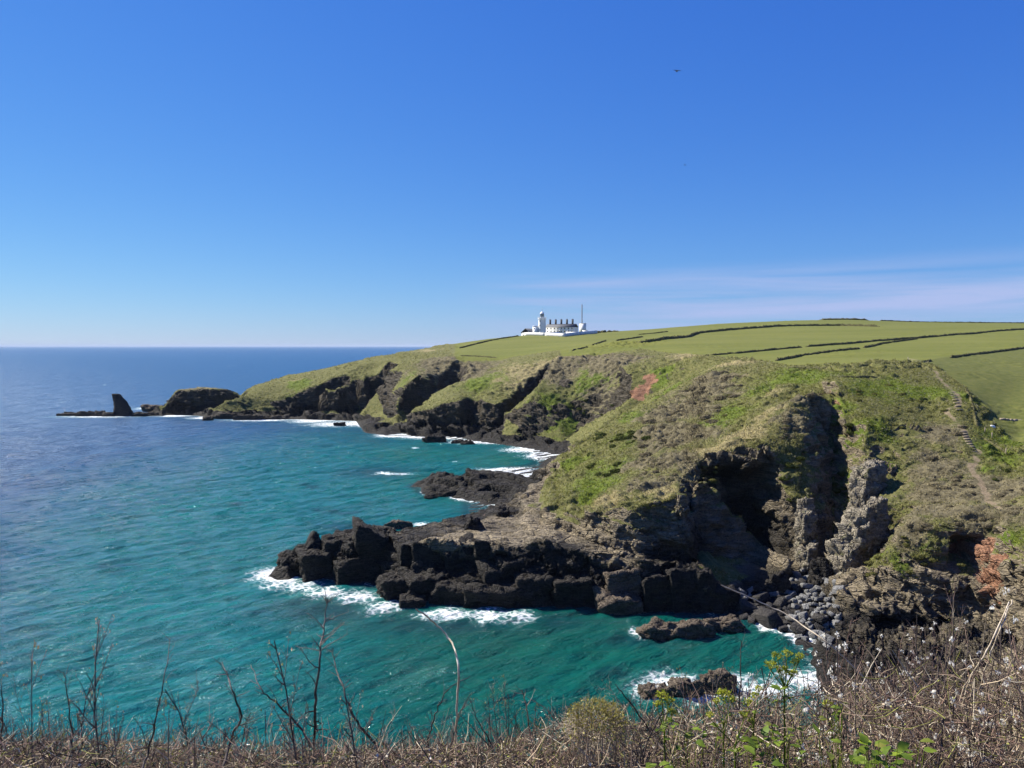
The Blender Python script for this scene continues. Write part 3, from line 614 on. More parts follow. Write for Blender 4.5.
kelp = g.math('MULTIPLY', g.mr(g.noise(pos, 0.055, 5, .62, .6), .56, .70, 0, .65), g.mr(w_bay, .45, .8))
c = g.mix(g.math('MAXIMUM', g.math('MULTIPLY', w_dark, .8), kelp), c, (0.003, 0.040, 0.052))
fn = g.noise(pos, 0.45, 8, .70, 1.2); fn2 = g.noise(pos, 1.9, 5, .7, 1.0)
lace = g.voro(g.mix(0.12, pos, g.noise(pos, 0.8, 4, .6, 0, True), 'ADD'), 0.75, 'DISTANCE_TO_EDGE')
fr = g.math('ADD', w_foam, g.math('ADD', g.math('MULTIPLY', g.math('SUBTRACT', fn, .5), 1.7), g.math('MULTIPLY', g.math('SUBTRACT', fn2, .5), .7)))
fr = g.math('ADD', fr, g.mr(lace, 0.0, 0.30, 0.18, -0.22))
fm = g.math('MULTIPLY', g.mr(fr, .42, 1.15), g.mr(w_foam, .03, .25))
caps = g.noise(g.scale(pos, (0.09, 0.30, 1), R(-40)), 1.0, 6, .78)
capm = g.math('MULTIPLY', g.mr(caps, .735, .80, 0, .9), g.mr(w_bay, 1.0, 0.4, .25, 1))
fm = g.math('MAXIMUM', fm, capm)
milk = g.mr(g.math('ADD', w_foam, g.math('MULTIPLY', g.math('SUBTRACT', fn, .5), 1.2)), .12, .75, 0, .5)
c = g.mix(milk, c, (0.10, 0.30, 0.30))
c2 = g.mix(fm, c, (0.80, 0.82, 0.82))
g.base(c2); g.rough(g.math('MAXIMUM', g.mr(w_bay, 0.0, .8, .30, .09), g.math('MULTIPLY', fm, .85))); g.bs.inputs['IOR'].default_value = 1.333
g.bs.inputs['Specular IOR Level'].default_value = 0.5
rp = g.scale(pos, (0.45, 1.25, 1), R(-40))
h1 = g.noise(rp, 0.62, 6, .66, .4); h2 = g.noise(g.scale(pos, (0.7, 1.3, 1), R(-30)), 1.9, 3, .6); h3 = g.noise(rp, 0.12, 3, .5)
hh = g.math('ADD', g.math('MULTIPLY', h1, 1.25), g.math('ADD', g.math('MULTIPLY', h2, 0.36), g.math('ADD', g.math('MULTIPLY', h3, 3.4), g.math('MULTIPLY', g.noise(rp, 0.035, 3, .6), 5.0))))
g.bump(hh, 1.0, 1.0)
SEA = g.m
sea = mesh_np('sea', sp, SQ, SEA, shade=True, attrs={'water_cove': cove, 'water': np.stack([foam, bay, sand, np.ones(len(sp))], 1), 'water_dark': dw})
sea['kind'] = 'structure'
# ------------------------------------------------------------------ things on the land and in the water
def hit(px, py, dmin=70.0, dmax=1300.0):     # where the view ray through a picture position meets the ground
    d = ray(px, py); u = 512 + FOC * d.x / d.y
    col = grid_at(Zs, np.full(nv, u), vv); zr = CAMZ + d.z / d.y * Dv
    k = np.nonzero((col >= zr) & (Dv > dmin) & (Dv < dmax))[0]
    if len(k) == 0: return at_d(px, py, 700.0)
    D = Dv[k[0]]
    return Vector((d.x / d.y * D, D, float(col[k[0]])))

def simple_mat(name, col, rough=0.8, var=0.25, sc=3.0, spec=0.2):
    g = G(name); p = g.obj(); n = g.noise(p, sc, 5, .6)
    lo = tuple(c * (1 - var) for c in col); hi = tuple(min(1, c * (1 + var)) for c in col)
    g.base(g.mix(g.mr(n, .3, .7), lo, hi)); g.rough(rough); g.bs.inputs['Specular IOR Level'].default_value = spec
    g.bump(n, 0.4, 0.05)
    return g.m
def rock_mat(name, dark, light, sc=1.0, lich=None):
    g = G(name); p = g.pos()
    st = g.noise(g.scale(p, (0.4 * sc, 0.4 * sc, 2.4 * sc)), 1.0, 6, .7, .6); f = g.noise(p, 3.0 * sc, 5, .7)
    c = g.mix(g.mr(st, .3, .7), dark, light); c = g.mix(g.mr(f, .5, .25), c, tuple(v * 0.4 for v in dark)); c = g.mix(g.mr(f, .52, .8, 0, .7), c, tuple(min(1, v * 1.6) for v in light))
    if lich: c = g.mix(g.mr(g.noise(p, 0.7 * sc, 4, .6), .56, .70, 0, .7), c, lich)
    cv = g.scale(p, (0.6 * sc, 0.6 * sc, 1.0 * sc))
    crk = g.math('ADD', g.mr(g.voro(cv, 0.9, 'DISTANCE_TO_EDGE'), 0.0, 0.10, -1.2, 0.0), g.mr(g.voro(cv, 2.6, 'DISTANCE_TO_EDGE'), 0.0, 0.12, -0.6, 0.0))
    g.base(c); g.rough(.8); g.bump(g.math('ADD', crk, g.math('ADD', f, g.math('MULTIPLY', st, .8))), .9, .30 / sc)
    return g.m
M_ROCKD = rock_mat('dark_sea_rock', (0.010, 0.0092, 0.0085), (0.046, 0.040, 0.034))
M_ROCKB = rock_mat('brown_sea_rock', (0.060, 0.047, 0.035), (0.17, 0.135, 0.10))
M_ROCKP = rock_mat('pale_cliff_rock', (0.11, 0.095, 0.072), (0.38, 0.335, 0.255), 1.0, (0.085, 0.095, 0.028))
M_ROCKF = rock_mat('far_rock', (0.020, 0.018, 0.016), (0.065, 0.054, 0.042))

def star_rock(seed, dims, nplanes=16, res=40, noise=0.10, sink=0.5, fine=0.05):   # an angular block: a ball cut by random planes, broken up by noise
    r_ = np.random.default_rng(seed)
    n = r_.normal(size=(nplanes, 3)); n /= np.linalg.norm(n, axis=1, keepdims=True)
    n = np.concatenate([n, np.array([[0, 0, 1.0], [0, 0, -1], [1, 0.1, .1], [-1, .1, 0.05], [0.05, 1, 0.1], [.1, -1, .05]])]); n /= np.linalg.norm(n, axis=1, keepdims=True)
    hgt = r_.uniform(0.72, 1.0, len(n))
    th = np.linspace(0, 2 * math.pi, res, endpoint=False); ph = np.linspace(-math.pi / 2, math.pi / 2, res // 2 + 1)
    T, Pp = np.meshgrid(th, ph); d = np.stack([np.cos(T) * np.cos(Pp), np.sin(T) * np.cos(Pp), np.sin(Pp)], -1).reshape(-1, 3)
    dot = d @ n.T; rad = np.where(dot > 0.05, hgt / np.maximum(dot, 0.05), 9).min(1)
    V = d * rad[:, None] * 0.5 * np.array(dims)
    off = seed * 13.7
    m = min(dims)
    V = V + d * (noise * m * fbm(V / (0.45 * m) + off, 3, seed) + fine * m * blocks(V + off, 0.3 * m, seed))[:, None]
    nr, nc = len(ph), res
    i = np.arange(nr * nc).reshape(nr, nc); j = np.roll(i, -1, 1)
    F = np.stack([i[:-1], j[:-1], j[1:], i[1:]], -1).reshape(-1, 4)
    return V, F
def slab_rock(seed, dims, rz=0.0, res=64, noise=.05, fine=.06):       # a roughly squared block of bedded rock
    r_ = np.random.default_rng(seed); ax = np.array([[1, 0, 0], [-1, 0, 0], [0, 1, 0], [0, -1, 0], [0, 0, 1.0], [0, 0, -1]]) + r_.normal(0, .10, (6, 3))
    ex = r_.normal(size=(3, 3)); n = np.concatenate([ax, ex]); n /= np.linalg.norm(n, axis=1, keepdims=True); hgt = np.concatenate([r_.uniform(.86, 1, 6), r_.uniform(1.1, 1.3, 3)])
    th = np.linspace(0, 2 * math.pi, res, endpoint=False); ph = np.linspace(-math.pi / 2, math.pi / 2, res // 2 + 1); T, Pp = np.meshgrid(th, ph)
    d = np.stack([np.cos(T) * np.cos(Pp), np.sin(T) * np.cos(Pp), np.sin(Pp)], -1).reshape(-1, 3); dot = d @ n.T
    V = d * np.where(dot > .05, hgt / np.maximum(dot, .05), 9).min(1)[:, None] * .5 * np.array(dims); m = min(dims); q = V + seed * 9.1
    V = V + d * (noise * m * fbm(V / (.4 * m) + seed, 3, seed) + fine * m * blocks(q, .38 * m, seed) + fine * .5 * m * blocks(q, .16 * m, seed + 5))[:, None]
    c_, s_ = math.cos(rz), math.sin(rz); V = V @ np.array([[c_, s_, 0], [-s_, c_, 0], [0, 0, 1]])
    i = np.arange(len(ph) * res).reshape(len(ph), res); j = np.roll(i, -1, 1); return V, np.stack([i[:-1], j[:-1], j[1:], i[1:]], -1).reshape(-1, 4)
def merge(parts):
    Vs, Fs, o = [], [], 0
    for V, F in parts:
        Vs.append(np.asarray(V)); Fs.append(np.asarray(F) + o); o += len(V)
    return np.concatenate(Vs), np.concatenate(Fs)

def sea_rock(name, label, cat, lumps, mat, group=None, seed=0, ground=False):
    """lumps: (px0, px1, py_top, py_water, depth/width ratio); one rock of one or more joined lumps standing in the water"""
    parts = []; origin = None
    for k, (x0, x1, yt, yb, asp) in enumerate(lumps):
        c = hit((x0 + x1) / 2, yb) if ground else at_z((x0 + x1) / 2, yb, 0)
        wdt = (x1 - x0) * c.y / FOC; dep = max(wdt * asp, 0.4); c.y += dep * 0.45
        top = at_d((x0 + x1) / 2, yt, c.y).z; hh = max(top - c.z, 0.3)
        V, F = star_rock(seed * 31 + k * 7 + 5, (wdt * 1.12, dep * 1.1, hh * 2.25), res=72 if wdt > 4 else 44, noise=0.16, fine=0.09)
        if origin is None: origin = Vector((c.x, c.y, c.z))
        parts.append((V + np.array([c.x - origin.x, c.y - origin.y, 0]), F))
    V, F = merge(parts)
    o = mesh_np(name, V, F, mat); o.location = origin
    return tag(o, label, cat, group)

# offshore rocks and reefs, from the far point to the near cove
def loft(slices, n=28, noise=0.6, seed=1, power=3.0):
    V = []; a = np.linspace(0, 2 * math.pi, n, endpoint=False); ca, sa = np.cos(a), np.sin(a)
    sx_ = np.sign(ca) * np.abs(ca) ** (2 / power); sy_ = np.sign(sa) * np.abs(sa) ** (2 / power)
    for z, x0, x1, y0, y1 in slices:
        V.append(np.stack([(x0 + x1) / 2 + sx_ * (x1 - x0) / 2, (y0 + y1) / 2 + sy_ * (y1 - y0) / 2, np.full(n, z)], 1))
    V = np.concatenate(V); m = len(slices)
    cen = np.repeat(np.array([[(s_[1] + s_[2]) / 2, (s_[3] + s_[4]) / 2] for s_ in slices]), n, 0)
    d = V[:, :2] - cen; L = np.linalg.norm(d, axis=1, keepdims=True) + 1e-6
    q = V * np.array([1, 1, .32]) + seed * 17.3
    V[:, :2] += d / L * (noise * (fbm(q / (noise * 4), 3, seed) + 0.55 * blocks(q, noise * 2.4, seed)))[:, None]
    i = np.arange(m * n).reshape(m, n); j = np.roll(i, -1, 1)
    F = np.stack([i[:-1], j[:-1], j[1:], i[1:]], -1).reshape(-1, 4)
    tops = [len(V)]; V = np.concatenate([V, V[-n:].mean(0, keepdims=True) + [[0, 0, noise * 0.2]]])
    l = i[-1]; F = np.concatenate([F, np.stack([l, np.roll(l, -1), np.full(n, tops[0]), np.full(n, tops[0])], -1)])
    return V, F
def loft_rows(keys, k=5):
    out_ = []
    for a_, b_ in zip(keys[:-1], keys[1:]):
        for t in range(k): out_.append(tuple(a_[i] + (b_[i] - a_[i]) * t / k for i in range(5)))
    out_.append(keys[-1]); return out_
Ds = at_z(121, 416, 0).y; kx = Ds / FOC
def sxp(px): return (px - 121) * kx
keys = [(-1.5, sxp(112.5), sxp(132.5), -4, 4.5), (1.0, sxp(113), sxp(131.5), -3.6, 4), (4.5, sxp(112.8), sxp(129), -3, 3.2), (9.0, sxp(112.0), sxp(125.4), -2.4, 2.6), (12.6, sxp(111.2), sxp(120.5), -1.9, 2.0), (13.9, sxp(110.6), sxp(118.5), -1.6, 1.6), (14.2, sxp(111), sxp(117.5), -1.2, 1.2)]
V, F = loft(loft_rows(keys), noise=0.55, seed=4, power=2.6)
o = mesh_np('sea_stack', V, F, M_ROCKF); o.location = (at_z(121, 416, 0).x, Ds + 2, 0)
tag(o, 'tall dark fin of rock standing alone in the sea off the far point', 'sea stack')
sea_rock('reef', 'long low black reef with a ragged left tip, left of the sea stack', 'rock', [(56, 84, 413, 416, .3), (76, 100, 412, 416.3, .35), (62, 76, 412, 415.5, .4)], M_ROCKF, seed=2)
sea_rock('reef_block', 'squat dark rock touching the left foot of the sea stack', 'rock', [(93, 105, 410.5, 416.2, .5), (102, 114, 411.5, 416.5, .5)], M_ROCKF, seed=3)
sea_rock('reef', 'low dark rock in the water right of the sea stack', 'rock', [(130, 146, 411.5, 416.5, .4), (140, 157, 412.5, 416, .4)], M_ROCKF, seed=4)
sea_rock('rock_shelf', 'brownish wave-washed shelf between the sea stack and the far hump', 'rock', [(138, 162, 405.5, 412, .6), (150, 170, 406, 413, .7)], M_ROCKB, seed=5)
sea_rock('offshore_rock', 'small dark rock in surf below the far headland, at its left foot', 'rock', [(201, 213, 416.5, 420.5, .5)], M_ROCKF, seed=6)
sea_rock('rock_shelf', 'stepped rock shelf along the foot of the far headland', 'rock', [(206, 240, 413, 419, .35), (232, 262, 414.5, 420, .3), (255, 292, 415, 419.5, .25)], M_ROCKF, seed=7)
sea_rock('offshore_rock', 'small black rock in white surf off the far dark cliffs', 'rock', [(334, 346, 422.5, 426, .5)], M_ROCKD, seed=8)
sea_rock('offshore_rock', 'rounded black rock in surf below the middle headland', 'rock', [(423, 445, 434.5, 442.5, .6)], M_ROCKD, seed=9)
sea_rock('offshore_rock', 'flat black rock in surf right of the rounded rock below the middle headland', 'rock', [(450, 464, 439, 443.5, .4), (460, 476, 440.5, 444.5, .4)], M_ROCKD, seed=10)
sea_rock('offshore_rock', 'low flat-topped brown rock in the sea behind the black promontory', 'rock', [(383, 411, 521, 529, .45)], M_ROCKB, seed=11)
sea_rock('offshore_rock', 'small black rock in foam off the tip of the second reef', 'rock', [(423, 437, 493.5, 498.5, .5), (434, 462, 489.5, 497, .35)], M_ROCKD, seed=12)
sea_rock('skerry', 'long flat brown skerry lying in the green water of the cove', 'rock', [(640, 690, 622, 640, .55), (668, 716, 620, 638, .55)], M_ROCKB, seed=13)
sea_rock('skerry', 'smaller dark skerry touching the right end of the long brown one', 'rock', [(702, 748, 617.5, 632, .5)], M_ROCKB, seed=14)
sea_rock('surf_rock', 'reddish brown rock in white surf just beyond the brush', 'rock', [(698, 738, 669, 694, .5)], M_ROCKB, seed=15)
sea_rock('surf_rock', 'low dark rock awash in white surf left of the reddish brown one', 'rock', [(640, 672, 684, 697, .6), (668, 704, 679, 699, .6)], M_ROCKB, seed=16)
# standing rocks on the promontory and in the cove
sea_rock('rock_pillar', 'square black rock pillar standing near the tip of the promontory', 'rock', [(303, 321, 534, 560, .9), (299, 325, 548, 563, .9)], M_ROCKD, seed=17, ground=True)
sea_rock('rock_block', 'black rock block on the sea edge of the slab behind the promontory', 'rock', [(465, 482, 515, 530, .9)], M_ROCKD, seed=18, ground=True)
sea_rock('rock_block', 'small black rock block beside the second reef', 'rock', [(497, 509, 506, 515, 1.0)], M_ROCKD, seed=19, ground=True)
def pinnacle(name, label, keys_px, mat, seed, noise=0.7):
    """keys_px: (py, x0, x1, D, depth) from the foot up"""
    c0 = at_d((keys_px[0][1] + keys_px[0][2]) / 2, keys_px[0][0], keys_px[0][3])
    keys = []
    for py, x0, x1, D, dep in keys_px:
        a_, b_ = at_d(x0, py, D), at_d(x1, py, D)
        keys.append((a_.z - c0.z, a_.x - c0.x, b_.x - c0.x, D - c0.y - dep * .35, D - c0.y + dep * .65))
    V, F = loft(loft_rows(keys, 7), n=40, noise=noise, seed=seed, power=3.2)
    o = mesh_np(name, V, F, mat); o.location = c0
    return tag(o, label, 'rock')
def crag(name, label, lumps, mat, seed, nz=.05, fi=.06):      # lumps: (px0, px1, py_top, py_foot, D, depth, turn)
    parts = []; o_ = None
    for k, (x0, x1, yt, yb, D, dep, rz) in enumerate(lumps):
        a_, b_ = at_d((x0 + x1) / 2, yt, D), at_d((x0 + x1) / 2, yb, D)
        if o_ is None: o_ = Vector(b_)
        V, F = slab_rock(seed * 11 + k, ((x1 - x0) * D / FOC * 1.05, dep, (a_.z - b_.z) * 1.12), rz, noise=nz, fine=fi); parts.append((V + np.array([a_.x - o_.x, D + dep * .3 - o_.y, (a_.z + b_.z) / 2 - o_.z]), F))
    o = mesh_np(name, *merge(parts), mat); o.location = o_
    return tag(o, label, 'rock')
crag('rock_pinnacle', 'pale grey rock pinnacle leaning right at the head of the cove', [(838, 866, 545, 596, 135.5, 5, .5), (846, 874, 526, 570, 136.3, 5, .6), (856, 884, 512, 550, 137, 4.5, .45), (868, 889, 502, 530, 137.6, 3, .7), (840, 856, 556, 596, 134, 3, .2), (858, 872, 520, 552, 135.8, 3, .9)], M_ROCKP, 21, .20, .13)
crag('rock_buttress', 'grey rock buttress with a pale left edge above the pinnacle', [(857, 880, 482, 528, 149.5, 4, .5), (858, 886, 466, 500, 151, 4, .4), (856, 866, 490, 522, 148, 2.5, .8)], M_ROCKP, 22, .20, .13)
crag('rock_rib', 'narrow sunlit rock rib at the right side of the dark cave', [(801, 818, 548, 590, 143, 3, .5), (800, 813, 516, 558, 145.5, 3, .4), (802, 812, 500, 530, 148, 3, .7)], M_ROCKP, 23, .22, .13)
def wl(y): return at_z(512, y, 0).y
for k, (lab, lump) in enumerate([
    ('black rock block lowest at the pointed tip of the promontory', (278, 302, 556, 578, 150, 4, .5)),
    ('sloping black block under the square pillar', (299, 330, 553, 585, 147, 5, .4)),
    ('dark block behind and right of the square pillar', (320, 358, 539, 578, 150, 6, .3)),
    ('tallest black block of the promontory, flat-topped and sheer', (352, 386, 532, 590, 146.5, 7, .25)),
    ('smaller dark block at the left foot of the tallest one', (334, 358, 561, 590, 144.5, 4, .35)),
    ('narrow upright dark block beside the black gap of the promontory', (398, 414, 546, 594, 140.5, 4, .3)),
    ('upper broad black wall block left of the middle of the promontory', (410, 448, 545, 584, 139.5, 6, .15)),
    ('upper black wall block with a level top near the middle of the promontory', (444, 478, 546, 586, 138.5, 6, .2)),
    ('stepped low block where the surf meets the promontory', (378, 410, 578, 606, 135.5, 5, .35)),
    ('small rounded rock in the foam below the stepped block', (397, 424, 600, 618, 131, 4, .2)),
    ('low ledge of dark rock in front of the broad black wall', (404, 440, 578, 608, 134.5, 6, .15)),
    ('long low ledge right of the ledge before the black wall', (432, 470, 584, 611, 132.8, 5, -.1)),
    ('squared dark block at the middle foot of the promontory', (464, 514, 587, 613, 131.5, 6, .08)),
    ('upper block with a cracked face above the middle foot', (474, 504, 546, 578, 138, 5, .25)),
    ('sloping slab block leaning left at the middle of the promontory', (480, 524, 562, 606, 134.5, 6, .35)),
    ('broad upper block with a sunlit flat top', (514, 556, 554, 582, 136.2, 6, .12)),
    ('upper block with a yellowish lichen top, right of the broad one', (552, 588, 556, 584, 135.2, 6, .22)),
    ('broad layered block standing in the green water', (514, 554, 577, 612, 131.8, 6, .1)),
    ('layered block next to the broad one, cut by a black cleft on its right', (550, 592, 579, 612, 131.5, 6, .05)),
    ('low brown wave-worn rock at the foot of the promontory near its right end', (598, 644, 597, 619, 128.0, 5, .1)),
    ('dark layered block above the brown wave-worn rock', (606, 650, 574, 606, 130.5, 6, .2)),
    ('dark layered block at the right end of the promontory', (642, 672, 578, 613, 129.2, 5, .15)),
    ('last dark block of the promontory before the cave', (668, 698, 574, 614, 129.2, 5, .3))]):
    crag('rock_block', lab, [lump], M_ROCKB if 'brown' in lab else M_ROCKD, 40 + k)
sea_rock('boulder', 'big square dark boulder against the cliff at the head of the boulder beach', 'boulder', [(813, 838, 558, 583, .9)], M_ROCKD, seed=24, ground=True)
sea_rock('boulder', 'large black boulder with a layered left side between the promontory and the beach', 'boulder', [(689, 722, 574, 612, .7), (694, 742, 582, 612, .6)], M_ROCKD, seed=25, ground=True)
sea_rock('boulder', 'long black slab lying in the mouth of the cave', 'boulder', [(738, 768, 580, 592, .5)], M_ROCKD, seed=26, ground=True)
sea_rock('boulder', 'black boulder with a pale sunlit cap behind the beach', 'boulder', [(766, 795, 574, 595, .7)], M_ROCKD, seed=27, ground=True)
# the boulder beach
M_BOUL = rock_mat('beach_boulder', (0.15, 0.15, 0.145), (0.30, 0.295, 0.28), 2.0)
M_BOULD = rock_mat('beach_boulder_wet', (0.03, 0.028, 0.027), (0.08, 0.073, 0.066), 2.0)
def hull_rock(seed, dims, n=13):
    r_ = np.random.default_rng(seed); q = np.array([(a_, b_, c_) for a_ in (-1, 1) for b_ in (-1, 1) for c_ in (-1, 1)], float) * r_.uniform(.62, 1.0, (8, 3)); q = np.concatenate([q, r_.uniform(-.9, .9, (2, 3)) * np.array([1, 1, .3]) + np.array([0, 0, .6])])
    bm = bmesh.new(); [bm.verts.new(Vector(v * np.array(dims) * .5)) for v in q]
    rs = bmesh.ops.convex_hull(bm, input=bm.verts); bmesh.ops.delete(bm, geom=[v for v in bm.verts if not v.link_faces], context='VERTS')
    bmesh.ops.dissolve_limit(bm, angle_limit=.16, verts=bm.verts, edges=bm.edges)
    bmesh.ops.bevel(bm, geom=list(bm.edges), offset=.05, segments=1, affect='EDGES', clamp_overlap=True)
    bmesh.ops.triangulate(bm, faces=bm.faces); bm.verts.index_update()
    V = np.array([v.co[:] for v in bm.verts]); F = np.array([[v.index for v in f.verts] for f in bm.faces]); bm.free(); return V, F
protos = [hull_rock(300 + k, (1.3, 1.05, 0.9)) for k in range(7)]
pm = []
for k, (V, F) in enumerate(protos):
    for mat in (M_BOUL, M_BOULD):
        o = mesh_np('boulder', V, F, mat); pm.append(o)
rb = random.Random(5); used_p = [False] * len(pm); placed = []
def inpoly(x, y, poly):
    c = False
    for (x1, y1), (x2, y2) in zip(poly, poly[1:] + poly[:1]):
        if (y1 > y) != (y2 > y) and x < (x2 - x1) * (y - y1) / (y2 - y1) + x1: c = not c
    return c
POLY = [(728, 604), (742, 588), (764, 592), (800, 572), (828, 584), (842, 580), (840, 618), (828, 648), (806, 640), (776, 628), (748, 622)]
tries = 0
while len(placed) < 170 and tries < 6000:
    tries += 1
    x, y = rb.uniform(726, 844), rb.uniform(570, 650)
    if not inpoly(x, y, POLY): continue
    big_ = (x < 775 and len(placed) < 16)
    rpx = rb.uniform(7, 12) if big_ else rb.choice([rb.uniform(2.2, 4.5), rb.uniform(3.5, 6.0), rb.uniform(4.5, 7.5)])
    if any(math.hypot(x - a_, (y - b_) * 1.15) < 0.78 * (rpx + r_) for a_, b_, r_ in placed): continue
    placed.append((x, y, rpx)); P_ = hit(x, y + rpx * .4)
    wet = (P_.z < 1.1 and x < 790) or rb.random() < (0.08 if x > 775 else 0.30)
    k = rb.randrange(7) * 2 + (1 if wet else 0)
    if used_p[k]: o = pm[k].copy(); COL.objects.link(o)
    else: o = pm[k]; used_p[k] = True
    s_ = 2 * rpx * P_.y / FOC
    o.location = (P_.x, P_.y, P_.z + s_ * .22); o.scale = (s_, s_ * rb.uniform(.75, 1.0), s_ * rb.uniform(.7, 1.0))
    o.rotation_euler = (rb.uniform(-.5, .5), rb.uniform(-.5, .5), rb.uniform(0, 6.28))
    tag(o, 'dark wet boulder in the pile on the beach below the mound' if wet else 'pale grey angular boulder in the pile on the beach below the mound', 'boulder', 'wet boulders of the cove beach' if wet else 'dry boulders of the cove beach')
for o, u_ in zip(pm, used_p):
    if not u_: bpy.data.objects.remove(o)

# ------------------------------------------------------------------ hedges, banks, fence posts and steps
M_HEDGE = simple_mat('hedge_leaves', (0.095, 0.088, 0.036), .9, .5, 0.8)
M_HEDGEL = simple_mat('bank_turf', (0.095, 0.092, 0.035), .9, .5, 1.2)
def hedge(label, pp, hgt, wid, mat=M_HEDGE, group='hedgebanks between the fields', cat='hedge', seed=0, name='hedgerow', ragged=0.5):
    P_ = [hit(*p) if len(p) == 2 else at_d(*p) for p in pp]
    out_ = []
    for a_, b_ in zip(P_[:-1], P_[1:]):
        L = max((b_ - a_).length, .01); n = max(2, int(L / max(0.35, hgt * .5)))
        n = min(n, 220)
        for i in range(n): out_.append(a_.lerp(b_, i / n))
    out_.append(P_[-1]); c = np.array([(p.x, p.y) for p in out_])
    # soften the corners, then seat on the ground
    for _ in range(4): c[1:-1] = (c[:-2] + 2 * c[1:-1] + c[2:]) / 4
    z = ground_z(c[:, 0], c[:, 1]); t = np.gradient(c, axis=0); t /= np.linalg.norm(t, axis=1, keepdims=True) + 1e-9
    nn = np.stack([-t[:, 1], t[:, 0]], 1); k = 9; a = np.linspace(0, math.pi, k)
    hgt = hgt * .78; wid = wid * .8; top = hgt * (1 + ragged * .5 * vnoise(np.stack([c[:, 0] / 2.2, c[:, 1] / 2.2, np.full(len(c), seed * 3.1)], 1), seed))
    top *= np.clip(np.minimum(np.arange(len(c)), np.arange(len(c))[::-1]) / 3.0, 0.15, 1)
    V = np.zeros((len(c), k, 3))
    for j in range(k):
        r_ = math.cos(a[j]) * wid / 2; V[:, j, :2] = c + nn * r_
        V[:, j, 2] = z - 0.35 + (top + .35) * math.sin(a[j]) ** 0.7
    V = V.reshape(-1, 3); V += 0.13 * hgt * np.stack([vnoise(V / (hgt * .55) + 5, 41), vnoise(V / (hgt * .55) + 25, 42), vnoise(V / (hgt * .55) + 45, 43)], 1)
    i = np.arange(len(c) * k).reshape(len(c), k)
    F = np.stack([i[:-1, :-1], i[1:, :-1], i[1:, 1:], i[:-1, 1:]], -1).reshape(-1, 4)
    # leafy flecks along it
    r_ = np.random.default_rng(seed + 50); m = min(2600, int(len(c) * 9)); q = r_.integers(0, len(V), m)
    ctr = V[q] + r_.normal(0, .08 * hgt, (m, 3)); d1 = r_.normal(0, .13 * hgt, (m, 3)); d2 = r_.normal(0, .13 * hgt, (m, 3))
    LV = np.concatenate([ctr - d1, ctr + d2, ctr + d1, ctr - d2]); LF = np.stack([np.arange(m), np.arange(m) + m, np.arange(m) + 2 * m, np.arange(m) + 3 * m], -1)
    V, F = merge([(V, F), (LV, LF)]); o_ = np.array([c[len(c) // 2, 0], c[len(c) // 2, 1], z[len(c) // 2]])
    o = mesh_np(name, V - o_, F, mat); o.location = o_
    return tag(o, label, cat, group)
hedge('longest dark hedge, below the skyline across the whole top field', [(636, 344), (655, 341.5), (671, 339), (698, 333.6), (738, 329.7), (777, 326.8), (840, 325.8), (879, 326.8)], 1.9, 2.2, seed=1)
hedge('dark hedge in the middle of the fields, its left end above the brown scrub', [(702, 357.5), (740, 353.5), (775, 350), (802, 347.6)], 1.0, 1.3, seed=2)
hedge('dark hedge sweeping from the middle of the fields to the right edge', [(806, 347), (840, 345), (883, 341), (918, 338.5), (951, 335.6), (996, 331.6), (1024, 329.7), (1080, 327)], 1.3, 1.6, seed=3)
hedge('lower of the two hedges that join, starting at a blunt end in the near field', [(776, 361), (800, 356.5), (830, 352.3), (860, 349)], 1.0, 1.4, seed=4)
hedge('short hedge running up to join the longer hedge right of the gap', [(864, 348), (882, 344.2), (902, 341.3), (917, 339.2)], 1.0, 1.3, seed=5)
hedge('hedge across the right-hand field, cut by the right edge', [(950, 358), (975, 355), (1000, 351.8), (1024, 348.8), (1080, 343)], 0.9, 1.2, seed=6)
hedge('stub of hedge beside the gate post', [(921, 363), (926, 362), (931, 361)], 0.7, 1.0, seed=7)
hedge('overgrown grey-green bank along the near edge of the fields', [(786, 369), (812, 369.3), (840, 368.8), (863, 366.2), (880, 364.8), (892, 364.2), (906, 365), (920, 366.8), (932, 370)], 0.9, 1.6, M_HEDGEL, seed=8, ragged=.8)
hedge('thin dark ledge of scrub across the turf above the cove', [(834, 378.5), (845, 377.8), (856, 378), (868, 377.4), (878, 377.8)], 0.55, 0.9, seed=9)
hedge('dark bank beside the steps of the cliff path', [(966, 391), (970, 399), (973, 410), (975, 420), (977, 428)], 0.9, 1.0, seed=10)
hedge('sparse dark scrub along the lower path bank', [(981, 437), (990, 443), (1000, 449), (1008, 454)], 0.6, 0.9, seed=11)
hedge('hedge along the left rim of the lighthouse field', [(459, 348.7), (475, 344.5), (490, 341), (505, 338.3), (519, 336.3)], 1.1, 1.5, seed=12)
hedge('faint dark wall at the bottom of the lighthouse field', [(460, 356), (475, 356.6), (497, 358.3)], 0.8, 1.0, seed=13)
hedge('stub of dark wall at the right foot of the lighthouse field', [(571, 351.5), (580, 349.3), (588, 347.3)], 1.0, 1.2, seed=14)
hedge('short dark hedge curving up right of the lighthouse', [(592, 345.5), (600, 343), (606, 341)], .9, 1.2, seed=15)
hedge('dark wall on the slope right of the lighthouse, the upper one', [(616, 341), (630, 339), (643, 337)], 1.1, 1.2, seed=16)
hedge('dark wall on the slope right of the lighthouse, the lower one', [(631, 343.2), (645, 342.3), (660, 340.6)], 0.9, 1.2, seed=17)
hedge('thin far hedge on the ridge right of the lighthouse', [(638, 335), (652, 333.8), (668, 331.8)], 0.9, 1.2, seed=18)
hedge('dark hedge on the skyline at the far right', [(880, 322.6, 775), (900, 323.2, 785), (930, 323.6, 792), (965, 324.2, 796), (1000, 324.4, 798), (1024, 324.4, 800), (1080, 324.5, 800)], 1.3, 2.0, seed=19)
